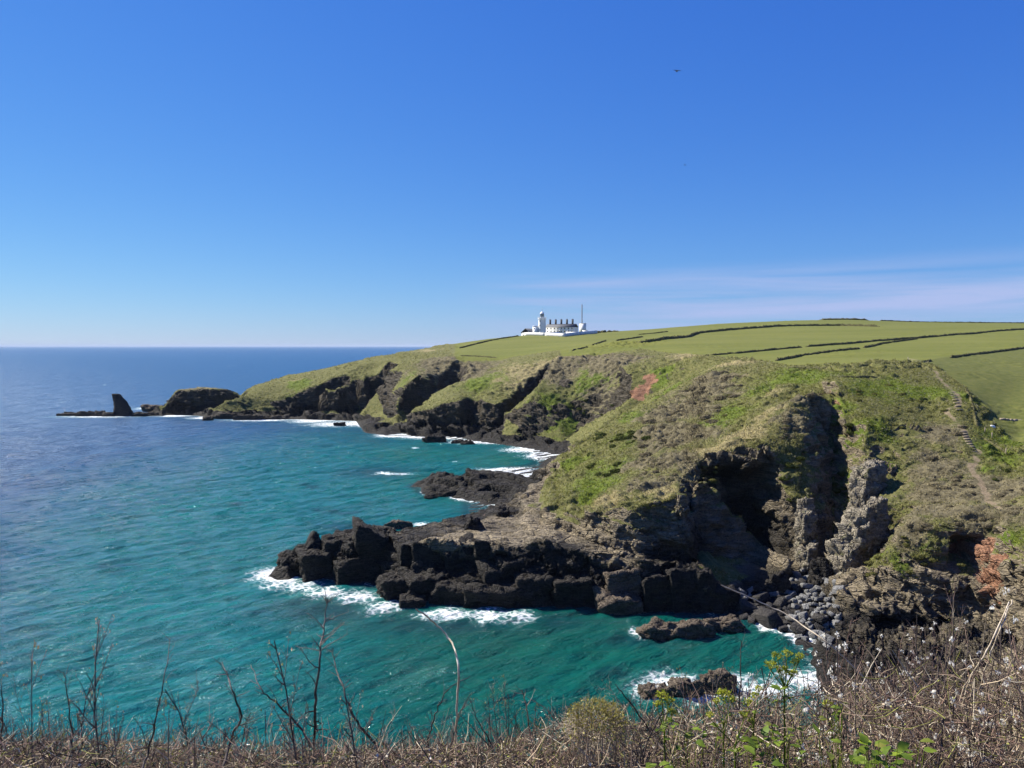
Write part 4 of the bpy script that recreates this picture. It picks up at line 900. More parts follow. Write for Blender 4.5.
hedge('low thicket on the crest of the hill against the sky', [(820, 320.8, 767), (830, 320.4, 768), (845, 320.4, 770), (856, 320.8, 771), (868, 321.3, 774)], 2.0, 5.0, seed=20, group='thickets against the sky', name='thicket', cat='thicket')
# gate post, fence posts, steps, stones
M_POST = simple_mat('weathered_wood', (0.30, 0.25, 0.19), .85, .25, 6)
M_STONE = simple_mat('pale_stone', (0.55, 0.52, 0.46), .85, .2, 4)
M_STEP = simple_mat('step_stone', (0.27, 0.22, 0.16), .9, .3, 5)
def box(cx, cy, cz, sx_, sy_, sz_, rz=0.0, taper=1.0):
    V = []
    for z, k in ((-.5, 1), (.5, taper)):
        for x, y in ((-.5, -.5), (.5, -.5), (.5, .5), (-.5, .5)):
            X, Y = x * sx_ * k, y * sy_ * k; V.append((cx + X * math.cos(rz) - Y * math.sin(rz), cy + X * math.sin(rz) + Y * math.cos(rz), cz + z * sz_))
    return np.array(V), np.array([(0, 3, 2, 1), (4, 5, 6, 7), (0, 1, 5, 4), (1, 2, 6, 5), (2, 3, 7, 6), (3, 0, 4, 7)])
def post(px, py, hgt, label, group=None, rail=None):
    p = hit(px, py); e = empty('fence_post', p); tag(e, label, 'post', group)
    V, F = box(0, 0, hgt / 2 - .15, .14, .14, hgt + .3, .3, .9); mesh_np('shaft', V, F, M_POST, e)
    V, F = box(0, 0, hgt + .04, .17, .17, .08, .3, .3); mesh_np('cap', V, F, M_POST, e)
    if rail:
        q = hit(*rail) - p; L = q.length
        V, F = box(0, 0, 0, L, .07, .10); ang = math.atan2(q.y, q.x)
        for zz_ in (.5, .95):
            o = mesh_np('rail', V, F, M_POST, e); o.location = (q.x / 2, q.y / 2, q.z / 2 + zz_); o.rotation_euler = (0, -math.asin(max(-1, min(1, q.z / L))), ang)
post(908, 362, 1.5, 'pale gate post with two rails at the corner of the fields', rail=(921, 364))
post(992, 438, 1.1, 'thin fence post on the turf below the white stone')
post(1006, 454, 1.1, 'thin fence post lowest on the bank beside the path')
post(985, 432, .9, 'short leaning post just left of the white stone')
V, F = star_rock(71, (1.3, .9, .9), 10, 20); o = mesh_np('white_stone', V, F, simple_mat('whitewashed_stone', (.75, .74, .70), .8, .1)); p = hit(992, 428); o.location = (p.x, p.y, p.z + .2)
tag(o, 'bright white stone on the turf right of the cliff path', 'stone')
V, F = merge([star_rock(80 + k, (1.3, .8, .8), 10, 18) if False else (lambda t: (t[0] + np.array([k * .95 - 1.9, 0, .25 - .08 * k]), t[1]))(star_rock(80 + k, (1.35, .8, .95), 10, 20)) for k in range(5)])
o = mesh_np('stone_wall', V, F, M_STEP); p = hit(1011, 421); o.location = p; tag(o, 'broken bit of low stone walling in the field edge at right', 'wall')
def flight(pp, n, label):
    a_, b_ = hit(*pp[0]), hit(*pp[1]); e = empty('path_steps', a_); tag(e, label, 'steps', 'step flights on the cliff path')
    for k in range(n):
        p = a_.lerp(b_, k / (n - 1)); zg = float(ground_z(p.x, p.y)[0])
        V, F = box(0, 0, 0, 1.3, .5, .2, .15 * math.sin(k * 2.3), .95); o = mesh_np('step', V, F, M_STEP, e); o.location = (p.x - a_.x, p.y - a_.y, zg + .08 - a_.z)
flight(((959, 410), (951, 393)), 8, 'upper flight of pale stone steps on the cliff path')
flight(((974, 452), (963, 432)), 9, 'lower flight of pale stone steps on the cliff path')

# ------------------------------------------------------------------ the lighthouse station
M_WHITE = simple_mat('white_render', (0.80, 0.80, 0.78), .7, .05, .8)
M_SLATE = simple_mat('slate_roof', (0.11, 0.115, 0.125), .7, .2, 1.5)
M_DARK = simple_mat('dark_window', (0.03, 0.035, 0.04), .2, .2, 2, .5)
M_CHIM = simple_mat('chimney_brick', (0.10, 0.095, 0.095), .9, .2, 2)
M_MAST = simple_mat('galvanised_steel', (0.42, 0.43, 0.45), .5, .1, 4, .5)
M_GLASS = simple_mat('lantern_glass', (0.10, 0.13, 0.12), .1, .1, 2, .6)
M_WALL = simple_mat('boundary_render', (0.66, 0.65, 0.62), .8, .1, .6)
MPP = 668 / FOC                                       # metres per pixel at the station
def st(px, D=668.0):                                  # a spot of the station: x from the picture, height from the ground
    x = (px - 512) / FOC * D; return Vector((x, D, float(ground_z(x, D)[0])))
def prism(n, r0, r1, z0, z1, rot=0.0, cap=True):
    a = np.linspace(0, 2 * math.pi, n, endpoint=False) + rot
    V = [np.stack([np.cos(a) * r, np.sin(a) * r, np.full(n, z)], 1) for r, z in ((r0, z0), (r1, z1))]
    i = np.arange(n); j = (i + 1) % n
    F = [np.stack([i, j, j + n, i + n], -1)]
    V.append(np.array([[0, 0, z1], [0, 0, z0]])); F.append(np.stack([i + n, j + n, np.full(n, 2 * n), np.full(n, 2 * n)], -1)); F.append(np.stack([j, i, np.full(n, 2 * n + 1), np.full(n, 2 * n + 1)], -1))
    return np.concatenate(V), np.concatenate(F)
RZ = R(-38)
base_z = st(542).z
e = empty('lighthouse', (st(542).x, 668, base_z), RZ); tag(e, 'white octagonal lighthouse tower with a lantern room on top', 'lighthouse')
mesh_np('tower', *merge([prism(8, 3.5, 3.2, -1, 14.0, R(22.5)), prism(8, 3.75, 3.75, 13.2, 13.7, R(22.5))]), M_WHITE, e)
mesh_np('gallery', *prism(16, 3.9, 3.9, 14.0, 14.35), M_WHITE, e)
rl = [prism(4, .06, .06, 14.35, 15.3)]; rails = []
for k in range(16):
    V, F = prism(4, .05, .05, 14.35, 15.35); rails.append((V + np.array([3.7 * math.cos(k * math.pi / 8), 3.7 * math.sin(k * math.pi / 8), 0]), F))
a = np.linspace(0, 2 * math.pi, 32, endpoint=False); ring = []
for zz_ in (14.85, 15.35):
    V = np.concatenate([np.stack([np.cos(a) * r, np.sin(a) * r, np.full(32, zz_ + dz_)], 1) for r, dz_ in ((3.66, -.04), (3.76, -.04), (3.76, .04), (3.66, .04))]); i = np.arange(32); j = (i + 1) % 32
    ring.append((V, np.concatenate([np.stack([i + 32 * k, j + 32 * k, j + 32 * ((k + 1) % 4), i + 32 * ((k + 1) % 4)], -1) for k in range(4)])))
mesh_np('gallery_rail', *merge(rails + ring), M_WHITE, e)
lan = mesh_np('lantern', *prism(16, 1.75, 1.75, 14.35, 18.0), M_GLASS, e)
bars = []
for k in range(16):
    V, F = prism(4, .07, .07, 14.35, 18.0); bars.append((V + np.array([1.77 * math.cos(k * math.pi / 8), 1.77 * math.sin(k * math.pi / 8), 0]), F))
mesh_np('glazing_bars', *merge(bars + [prism(16, 1.85, 1.85, 14.36, 15.3)]), M_WHITE, lan)
mesh_np('dome', *merge([prism(16, 2.0, 1.9, 18.0, 18.3), prism(16, 1.9, 1.4, 18.3, 19.1), prism(16, 1.4, .45, 19.1, 19.9), prism(8, .3, .3, 19.9, 20.4)]), M_WHITE, lan)
mesh_np('weather_vane', *merge([prism(6, .10, .05, 20.4, 23.0), box(0.25, 0, 22.3, 1.1, .05, .3)]), M_MAST, lan)
for k, z in enumerate((4.0, 8.0, 11.6)):
    for ang in (-90, 180):
        w_ = empty  # windows on the two faces seen from the bay
        V, F = box(0, 0, 0, .25, .75, 1.3); o = mesh_np('window', V, F, M_DARK, e); o.location = (3.05 * math.cos(R(ang)), 3.05 * math.sin(R(ang)), z); o.rotation_euler = (0, 0, R(ang))
V, F = box(0, 0, 0, .3, 1.2, 2.3); o = mesh_np('door', V, F, M_DARK, e); o.location = (0, -3.12, 1.15); o.rotation_euler = (0, 0, R(-90))
def gabled(L, Wd, eave, ridge, ov=.3):                # wall body and roof of a gabled house, long axis x
    wv = np.array([(-L / 2, -Wd / 2, -1.5), (L / 2, -Wd / 2, -1.5), (L / 2, Wd / 2, -1.5), (-L / 2, Wd / 2, -1.5), (-L / 2, -Wd / 2, eave), (L / 2, -Wd / 2, eave), (L / 2, Wd / 2, eave), (-L / 2, Wd / 2, eave), (-L / 2, 0, ridge - .05), (L / 2, 0, ridge - .05)])
    wf = np.array([(0, 1, 5, 4), (2, 3, 7, 6), (1, 2, 6, 5), (3, 0, 4, 7), (4, 8, 7, 7), (6, 9, 5, 5)])
    rv = []; s_ = (ridge - eave) / (Wd / 2); lo = eave - s_ * ov
    for x in (-L / 2 - ov, L / 2 + ov):
        rv += [(x, -Wd / 2 - ov, lo + .02), (x, 0, ridge + .02), (x, Wd / 2 + ov, lo + .02), (x, -Wd / 2 - ov, lo + .24), (x, 0, ridge + .26), (x, Wd / 2 + ov, lo + .24)]
    rf = [(3, 4, 10, 9), (4, 5, 11, 10), (0, 6, 7, 1), (1, 7, 8, 2), (0, 3, 9, 6), (2, 8, 11, 5), (0, 1, 4, 3), (1, 2, 5, 4), (6, 9, 10, 7), (7, 10, 11, 8)]
    return (wv, wf), (np.array(rv), np.array(rf))
def house(name, label, px, D, L, Wd, eave, ridge, rz, wins=(), door=None, chims=(), dz_=0.0, cat='house'):
    p = st(px, D); e = empty(name, (p.x, D, p.z + dz_), rz); tag(e, label, cat)
    a_, b_ = gabled(L, Wd, eave, ridge); mesh_np('wall', *a_, M_WHITE, e); rf = mesh_np('roof', *b_, M_SLATE, e)
    for x, y, z, w_, hh in wins:
        fr_ = mesh_np('window', *box(0, 0, 0, w_ if abs(y) > Wd / 2 - .3 else .12, .12 if abs(y) > Wd / 2 - .3 else w_, hh), M_DARK, e); fr_.location = (x, y, z)
    if door: o = mesh_np('door', *box(0, 0, 0, 1.1, .12, 2.1), M_DARK, e); o.location = door
    for x in chims:
        o = mesh_np('chimney', *merge([box(0, 0, 0, 1.5, .95, 4.6), box(0, 0, 2.4, 1.75, 1.2, .3)]), M_CHIM, rf); o.location = (x, 0, ridge + 1.6)
        mesh_np('chimney_pot', *merge([(V_ + np.array([q, 0, 2.5]), F_) for q in (-.4, .4) for V_, F_ in (prism(8, .2, .16, 0, .7),)]), M_CHIM, o)
    return e
house('cottage_terrace', "long white keepers' terrace with a grey roof and five dark chimneys", 561.5, 680, 28, 8, 5.0, 7.6, R(-30),
      wins=[(x, -4.02, z, 1.0, 1.4) for x in (-12, -8.5, -5, -1.7, 1.7, 5, 8.5, 12) for z in (1.4, 3.8)], door=(0, -4.02, 1.0), chims=(-11.3, -5.8, -0.3, 5.2, 10.7), dz_=0.5, cat='terrace')
house('gable_house', 'small white gabled house left of the lighthouse tower', 528.3, 672, 10, 8.5, 3.6, 7.0, R(58), wins=[(-5.02, -1.8, 1.6, 1.1, 1.2), (-5.02, 1.8, 1.6, 1.1, 1.2), (-5.02, 0, 4.3, 1.0, 1.0)], door=(2, -4.28, 1.0))
p = st(536, 670); e = empty('stair_block', p, RZ); tag(e, 'white flat-roofed block joining the left side of the lighthouse tower', 'building')
mesh_np('wall', *box(0, 0, 3.4, 4.2, 4.2, 9.2), M_WHITE, e); mesh_np('parapet', *box(0, 0, 8.1, 4.5, 4.5, .3), M_WHITE, e)
for z in (2.5, 6): o = mesh_np('window', *box(-.6, -2.1, z, .9, .12, 1.2), M_DARK, e)
p = st(582.5, 690); e = empty('equipment_building', p, R(-28)); tag(e, 'square white building below the tall mast', 'building')
mesh_np('wall', *box(0, 0, 3.4, 5.4, 3.4, 9.6), M_WHITE, e); mesh_np('flat_roof', *box(0, 0, 8.3, 5.7, 3.7, .25), M_SLATE, e); mesh_np('door', *box(.8, -1.72, 1.0, 1.1, .1, 2.1), M_DARK, e)
zt = p.z + 8.4; top = at_d(581.8, 304.5, 691).z
e = empty('radio_mast', (at_d(581.8, 320, 691).x, 691, zt)); tag(e, 'thin grey lattice mast rising above the white square building', 'mast')
def strut(a_, b_, r_):
    a_, b_ = Vector(a_), Vector(b_); q = (b_ - a_).to_track_quat('Z', 'Y').to_matrix(); V, F = prism(4, r_, r_, 0, (b_ - a_).length)
    return V @ np.array(q).T + np.array(a_), F
H_ = top - zt; ms = []; nb = 12; wb = .55
cor = [(wb, 0), (-wb * .5, wb * .87), (-wb * .5, -wb * .87)]
for cx_, cy_ in cor: ms.append(strut((cx_, cy_, 0), (cx_ * .7, cy_ * .7, H_), .20))
for k in range(nb):
    for q in range(3):
        a_, b_ = cor[q], cor[(q + 1) % 3]; f0, f1 = 1 - .3 * k / nb, 1 - .3 * (k + 1) / nb
        ms.append(strut((a_[0] * f0, a_[1] * f0, H_ * k / nb), (b_[0] * f1, b_[1] * f1, H_ * (k + 1) / nb), .09))
mesh_np('lattice', *merge(ms), M_MAST, e)
mesh_np('antenna', *merge([strut((-.9, 0, H_ * .86), (.9, 0, H_ * .86), .07), strut((-.7, 0, H_ * .72), (.7, .2, H_ * .72), .06), strut((0, 0, H_), (0, 0, H_ + 1.6), .05)]), M_MAST, e)
p = st(585, 655); e = empty('store', p, R(-20)); tag(e, 'little white box-shaped store at the right end of the boundary wall', 'building')
mesh_np('wall', *box(0, 0, 1.0, 3.8, 3, 4.2), M_WHITE, e); mesh_np('flat_roof', *box(0, 0, 3.18, 4.0, 3.2, .15), M_SLATE, e); mesh_np('door', *box(.6, -1.52, 1.0, .9, .1, 1.9), M_DARK, e)
def rwall(name, label, pp, hgt, mat, th=.5):
    P_ = []
    for px, py, D in pp:
        x = (px - 512) / FOC * D; P_.append(Vector((x, D, float(ground_z(x, D)[0]))))
    e = P_[0]; ms = []
    for a_, b_ in zip(P_[:-1], P_[1:]):
        n = 8
        for k in range(n):
            c0, c1 = a_.lerp(b_, k / n), a_.lerp(b_, (k + 1) / n); z0, z1 = float(ground_z(c0.x, c0.y)[0]), float(ground_z(c1.x, c1.y)[0])
            d = (c1 - c0); d.z = 0; nn = Vector((-d.y, d.x, 0)).normalized() * th / 2
            V = np.array([c0 - nn, c1 - nn, c1 + nn, c0 + nn, c0 - nn, c1 - nn, c1 + nn, c0 + nn]); V[:4, 2] = np.array([z0, z1, z1, z0]) - .8; V[4:, 2] = np.array([z0, z1, z1, z0]) + hgt
            ms.append((V - np.array(e), np.array([(0, 3, 2, 1), (4, 5, 6, 7), (0, 1, 5, 4), (2, 3, 7, 6)] + ([(3, 0, 4, 7)] if k == 0 else []) + ([(1, 2, 6, 5)] if k == n - 1 else []))))
    o = mesh_np(name, *merge(ms), mat); o.location = e
    return tag(o, label, 'wall')
rwall('boundary_wall', 'white boundary wall with a corner pointing at the bay, round the lighthouse', [(524, 0, 660), (545, 0, 640), (564.3, 0, 618), (580, 0, 640), (597, 0, 664)], 2.6, M_WALL)
rwall('yard_wall', 'sloping white yard wall below the chimneyed terrace', [(566, 0, 662), (577, 0, 650)], 1.9, M_WHITE)
rwall('yard_wall', 'short white yard wall close to the right side of the tower', [(547, 0, 662), (560, 0, 662)], 1.6, M_WHITE)
for k, (px, D, w_, hh) in enumerate([(592, 670, 4, 2.4), (597, 676, 5, 2.2), (603, 684, 5, 1.7), (609, 690, 5, 1.3), (615, 694, 6, .9)]):
    p = st(px, D); V, F = star_rock(500 + k, (w_ * 1.3, w_, hh * 2), 20, 36, .25); o = mesh_np('shrub', V, F, M_HEDGE); o.location = p
    tag(o, ['darkest tall shrub behind the white store', 'second dark shrub to the right of the white store', 'middle one of the dark shrubs on the lighthouse ridge', 'low dark shrub fourth along the ridge from the white store', 'lowest outermost shrub on the ridge right of the lighthouse'][k], 'shrub', 'shrubs on the lighthouse ridge')

# ------------------------------------------------------------------ rough scrub and grass tufts standing on the slopes
r_ = np.random.default_rng(21)
cand = np.nonzero((rock < .5) & (field < .3) & (path < .2) & (soil < .3) & (DD < 560) & (zz > 3))[0]
cand = cand[r_.random(len(cand)) < np.interp(DD[cand], [100, 200, 300, 560], [1, .9, .5, .22]) * (1 - .72 * np.clip(gorse[cand] * 1.3, 0, 1)) * np.clip(1.15 - rock[cand] * 2, 0, 1)]
pick = r_.choice(cand, min(80000, len(cand)), replace=False)
pz = P2[pick]; gz = gorse[pick]; lz = lush[pick]; tz = straw[pick]
size = (0.13 + .22 * r_.random(len(pick)) + .14 * gz * r_.random(len(pick))) * np.interp(pz[:, 1], [100, 160, 300, 560], [.8, 1.0, 1.5, 1.9])
TV, TF, TC = [], [], []
base_c = np.array([0.20, 0.195, 0.062]); cl = np.array([0.16, 0.20, 0.026]); cg = np.array([0.30, 0.26, 0.15]); cs = np.array([0.46, 0.39, 0.21])
colr = base_c + (cs - base_c) * tz[:, None]; colr = colr + (cl - colr) * np.clip(lz * 1.1, 0, 1)[:, None]; colr = colr + (cg - colr) * np.clip(gz * 1.2, 0, 1)[:, None]
colr *= r_.uniform(.55, 1.5, (len(pick), 1)); colr += (np.array([.42, .38, .26]) - colr) * (r_.random((len(pick), 1)) < .12) * .7
for b_ in range(5):
    n = len(pick); up = np.stack([r_.normal(0, .55, n), r_.normal(0, .55, n), np.abs(r_.normal(.9, .25, n))], 1); sd_ = r_.normal(0, 1, (n, 3)); sd_ -= up * (sd_ * up).sum(1, keepdims=True) / (up * up).sum(1, keepdims=True)
    sd_ /= np.linalg.norm(sd_, axis=1, keepdims=True); c0 = pz + r_.normal(0, .25, (n, 3)) * size[:, None]; c0[:, 2] -= .05
    wq = size[:, None] * .28
    TV.append(np.stack([c0 - sd_ * wq, c0 + sd_ * wq, c0 + up * size[:, None] + sd_ * wq * .5], 1).reshape(-1, 3)); TC.append(np.repeat(colr * r_.uniform(.8, 1.2, (n, 1)), 3, 0))
TV = np.concatenate(TV); TC = np.concatenate(TC); TF = np.arange(len(TV)).reshape(-1, 3)
g = G('tuft_leaves'); g.base(g.attr('tint', 'Color')); g.rough(.9); g.bs.inputs['Specular IOR Level'].default_value = .1
tl = g.n('ShaderNodeBsdfTranslucent'); g.l(g.attr('tint', 'Color'), tl.inputs[0]); ms_ = g.n('ShaderNodeMixShader'); ms_.inputs[0].default_value = .45
g.l(g.bs.outputs[0], ms_.inputs[1]); g.l(tl.outputs[0], ms_.inputs[2]); g.l(ms_.outputs[0], g.out.inputs[0])
o = mesh_np('scrub_tufts', TV, TF, g.m, attrs={'tint': np.concatenate([TC, np.ones((len(TC), 1))], 1)}); tag(o, 'rough grass and scrub covering the near cliff slopes', 'scrub', kind='stuff')

# ------------------------------------------------------------------ separate bushes on the slopes
def leaf_tint(name, lo, hi):
    g = G(name); rnd = g.n('ShaderNodeNewGeometry').outputs['Random Per Island']; c = g.mix(g.mr(rnd, 0, 1, 0, 1, False), lo, hi); g.base(c); g.rough(.9); g.bs.inputs['Specular IOR Level'].default_value = .1
    t_ = g.n('ShaderNodeBsdfTranslucent'); g.l(c, t_.inputs[0]); m_ = g.n('ShaderNodeMixShader'); m_.inputs[0].default_value = .35
    g.l(g.bs.outputs[0], m_.inputs[1]); g.l(t_.outputs[0], m_.inputs[2]); g.l(m_.outputs[0], g.out.inputs[0]); return g.m
def bush_geo(seed, n=520):
    r_ = np.random.default_rng(seed); a_ = r_.normal(0, 1, (n, 3)); a_[:, 2] = np.abs(a_[:, 2]); a_ /= np.linalg.norm(a_, axis=1, keepdims=True)
    lump = 1 + .28 * vnoise(a_ * 2.1 + seed * 3.3, seed); c_ = a_ * (lump * r_.uniform(.72, 1.0, n))[:, None] * np.array([1, 1, .62])
    t1 = np.cross(a_, r_.normal(0, 1, (n, 3))); t1 /= np.linalg.norm(t1, axis=1, keepdims=True); t2 = np.cross(a_, t1) + .5 * a_; s_ = r_.uniform(.07, .16, (n, 1))
    V = np.concatenate([c_ - t1 * s_, c_ + t2 * s_, c_ + t1 * s_, c_ - t2 * s_ * .6]); i = np.arange(n); core = star_rock(seed, (1.5, 1.5, 1.0), 20, 16, .1)
    return merge([(V, np.stack([i, i + n, i + 2 * n, i + 3 * n], -1)), core])
BK = [('dark green', leaf_tint('gorse_leaves', (0.030, 0.042, 0.012), (0.105, 0.120, 0.026)), 'low dark green gorse bush on the slope of the headland', 'green bushes on the headland slope'),
      ('brown', leaf_tint('heath_twigs', (0.078, 0.064, 0.036), (0.27, 0.23, 0.14)), 'low grey-brown leafless bush on the slope of the headland', 'grey-brown bushes on the headland slope'),
      ('olive', leaf_tint('olive_leaves', (0.060, 0.064, 0.018), (0.19, 0.18, 0.055)), 'low olive-coloured bush on the slope of the headland', 'olive bushes on the headland slope')]
bush0 = {}; rq = random.Random(17)
def bush(kind, px, py, rpx):
    p = hit(px, py)
    if p.y > 420 or p.z < 3: return
    key = (kind, rq.randrange(3))
    if key in bush0: o = bush0[key].copy(); COL.objects.link(o)
    else: o = bush0[key] = mesh_np('bush', *bush_geo(700 + key[1] + 10 * kind), BK[kind][1])
    s_ = rpx * p.y / FOC; o.location = (p.x, p.y, p.z - .1 * s_); o.scale = (s_ * rq.uniform(1.0, 1.5), s_ * rq.uniform(.9, 1.2), s_ * rq.uniform(.8, 1.15)); o.rotation_euler = (0, 0, rq.uniform(-.6, .2)); tag(o, BK[kind][2], 'bush', BK[kind][3])
for kind, poly, cnt, r0_, r1_ in [
    (0, [(596, 438), (640, 412), (652, 430), (640, 470), (600, 478), (584, 468)], 24, 3.0, 6.0),
    (1, [(662, 398), (716, 372), (745, 376), (735, 400), (700, 440), (660, 470), (632, 470), (640, 440)], 72, 2.6, 6.0),
    (1, [(640, 470), (690, 450), (700, 470), (650, 498), (625, 490)], 18, 2.5, 4.5),
    (2, [(730, 392), (800, 380), (835, 384), (800, 420), (750, 445), (700, 478)], 22, 1.8, 3.4),
    (1, [(838, 388), (812, 396), (776, 430), (764, 446), (790, 442), (812, 412)], 26, 2.2, 4.2),
    (0, [(826, 410), (850, 404), (856, 470), (850, 520), (836, 540), (830, 470)], 18, 2.2, 4.5),
    (2, [(850, 386), (930, 380), (950, 410), (900, 430), (860, 410)], 20, 1.8, 3.4),
    (1, [(925, 425), (962, 420), (975, 470), (985, 505), (930, 515), (920, 480)], 30, 2.4, 4.6),
    (1, [(905, 522), (1005, 518), (1000, 530), (900, 538)], 14, 2.6, 4.4),
    (2, [(880, 540), (960, 535), (965, 570), (900, 585), (860, 580)], 24, 2.2, 4.6),
    (0, [(990, 430), (1024, 440), (1024, 500), (992, 480)], 10, 2.5, 5.0),
    (1, [(1000, 490), (1030, 486), (1030, 520), (1004, 514)], 10, 3.0, 5.0),
    (0, [(775, 470), (806, 450), (806, 510), (785, 505)], 10, 2.4, 4.4),
    (2, [(640, 515), (700, 500), (730, 470), (722, 466), (690, 490), (640, 505)], 16, 1.8, 3.2),
    (0, [(540, 400), (600, 380), (630, 400), (600, 430), (560, 425)], 16, 1.4, 2.6)]:
    k = 0; tr_ = 0; bx0, bx1 = min(p[0] for p in poly), max(p[0] for p in poly); by0, by1 = min(p[1] for p in poly), max(p[1] for p in poly)
    while k < cnt and tr_ < 3000:
        tr_ += 1; x, y = rq.uniform(bx0, bx1), rq.uniform(by0, by1)
        if inpoly(x, y, poly): bush(kind, x, y, rq.uniform(r0_, r1_)); k += 1

# ------------------------------------------------------------------ gulls
M_BIRD = simple_mat('gull_feathers', (.10, .10, .11), .8, .2, 8)
def gull(px, py, D, span, rz, label):
    p = at_d(px, py, D); e = empty('gull', p, rz); tag(e, label, 'bird')
    V, F = star_rock(3, (.16, .55, .15), 0, 20, .02); 
    V[:, 0] *= 1 - .5 * np.abs(V[:, 1]) / .3; mesh_np('body', V * span, F, M_BIRD, e)
    for sgn in (1, -1):
        xs = np.array([0.02, .22, .50]); zs = np.array([.02, .10, .03]); ch = np.array([.20, .16, .03]); yo = np.array([.0, .05, -.10])
        V = []
        for t in (.012, -.012):
            for x, z, c, y in zip(xs, zs, ch, yo): V += [(sgn * x, y + c / 2, z + t), (sgn * x, y - c / 2, z + t)]
        F = [(0, 1, 3, 2), (2, 3, 5, 4), (6, 8, 9, 7), (8, 10, 11, 9), (0, 2, 8, 6), (2, 4, 10, 8), (1, 7, 9, 3), (3, 9, 11, 5), (4, 5, 11, 10)]
        mesh_np('wing', np.array(V) * span, F, M_BIRD, e)
gull(677, 71, 140, 1.5, R(15), 'larger dark gull gliding high over the headland, the upper one')
gull(685, 165, 260, 1.3, R(50), 'tiny far gull in the blue sky below the larger one')

# ------------------------------------------------------------------ the cliff edge under the photographer and the brush on it
def bank_z(x, y):
    x = np.asarray(x, float); y = np.asarray(y, float)
    z = 42.62 + 0.10 * np.clip(x, -4, 6) - 0.15 * np.clip(y - 2, -12, 2.7)
    return z - np.clip(y - 4.7, 0, 99) * 1.0 - np.clip(-x - 12, 0, 99) * 0.8
bx = np.linspace(-40, 46, 130); by = np.linspace(-12, 52, 120); BX, BY = np.meshgrid(bx, by)
bp = np.stack([BX.ravel(), BY.ravel(), bank_z(BX, BY).ravel()], 1)
bp[:, 2] += .10 * fbm(bp / .9, 3, 9) + .5 * fbm(bp / 4.0, 3, 8) * smooth(6, 12, bp[:, 1])
ii = np.arange(len(bp)).reshape(BX.shape); BQ = np.stack([ii[:-1, :-1], ii[:-1, 1:], ii[1:, 1:], ii[1:, :-1]], -1).reshape(-1, 4)
o = mesh_np('near_bank', bp, BQ, simple_mat('bank_earth', (0.075, 0.060, 0.040), .95, .4, 2.0)); o['kind'] = 'structure'

def tube(path, r0, r1, sides=4):
    p = np.asarray(path, float); n = len(p); t = np.gradient(p, axis=0); t /= np.linalg.norm(t, axis=1, keepdims=True) + 1e-9
    ref = np.array([0.3, 0.9, 0.2]) if abs(t[0] @ np.array([0.3, .9, .2])) < .85 else np.array([1.0, 0, 0])
    a_ = np.cross(t, ref); a_ /= np.linalg.norm(a_, axis=1, keepdims=True) + 1e-9; b_ = np.cross(t, a_)
    r = np.linspace(r0, r1, n)[:, None, None]; ang = np.linspace(0, 2 * math.pi, sides, endpoint=False)
    V = p[:, None] + r * (np.cos(ang)[None, :, None] * a_[:, None] + np.sin(ang)[None, :, None] * b_[:, None])
    i = np.arange(n * sides).reshape(n, sides); j = np.roll(i, -1, 1)
    return V.reshape(-1, 3), np.stack([i[:-1], j[:-1], j[1:], i[1:]], -1).reshape(-1, 4)
rt = np.random.default_rng(77)
def wobble(p0, d, L, n, w_, up=0.0):
    p = [np.array(p0, float)]; d = np.array(d, float); d /= np.linalg.norm(d)
    for k in range(n):
        d = d + rt.normal(0, w_, 3) + np.array([0, 0, up]); d /= np.linalg.norm(d); p.append(p[-1] + d * L / n)
    return np.array(p)
def side_twigs(path, r, lo, out_, L0, dens, tips, ang=.9, r_sc=.55, depth=0, thorn=True):
    p = np.asarray(path); n = len(p); tot = np.linalg.norm(np.diff(p, axis=0), axis=1).sum(); m = max(1, int(tot * dens))
    for k in range(m):
        f = rt.uniform(lo, .98) * (n - 1); i = min(int(f), n - 2); q = p[i] + (p[i + 1] - p[i]) * (f - i); t = p[i + 1] - p[i]; t /= np.linalg.norm(t) + 1e-9
        s_ = rt.normal(0, 1, 3); s_ -= t * (s_ @ t); s_ /= np.linalg.norm(s_) + 1e-9; d = t * math.cos(ang) + s_ * math.sin(ang) + np.array([0, 0, .25])
        L = L0 * rt.uniform(.35, 1.1) * (1 - .55 * f / (n - 1)); tw = wobble(q, d, L, 4, .14, .03); rr = r * r_sc * (1 - .5 * f / (n - 1))
        out_.append(tube(tw, rr, rr * .35, 3)); tips.append(tw[-1]); tips.append(tw[2])
        if depth > 0: side_twigs(tw, rr, .15, out_, L * .5, dens * 2.0, tips, 1.05, .6, depth - 1)
def shrub_geo(seed, nstem, lean, dens, r=.0065):
    global rt
    rt = np.random.default_rng(seed); br, tw, tips = [], [], []
    for k in range(nstem):
        a_ = rt.uniform(0, 6.28); L = rt.uniform(.70, 1.15); d = np.array([math.cos(a_) * lean, math.sin(a_) * lean, 1.0])
        st_ = wobble((rt.normal(0, .06), rt.normal(0, .06), -.1), d, L + .1, 8, .12, .02); rr = r * rt.uniform(.7, 1.15)
        br.append(tube(st_, rr, rr * .3, 5)); side_twigs(st_, rr, .18, tw, .32, dens, tips, .85, .5, 1)
    return merge(br), merge(tw), np.array(tips)
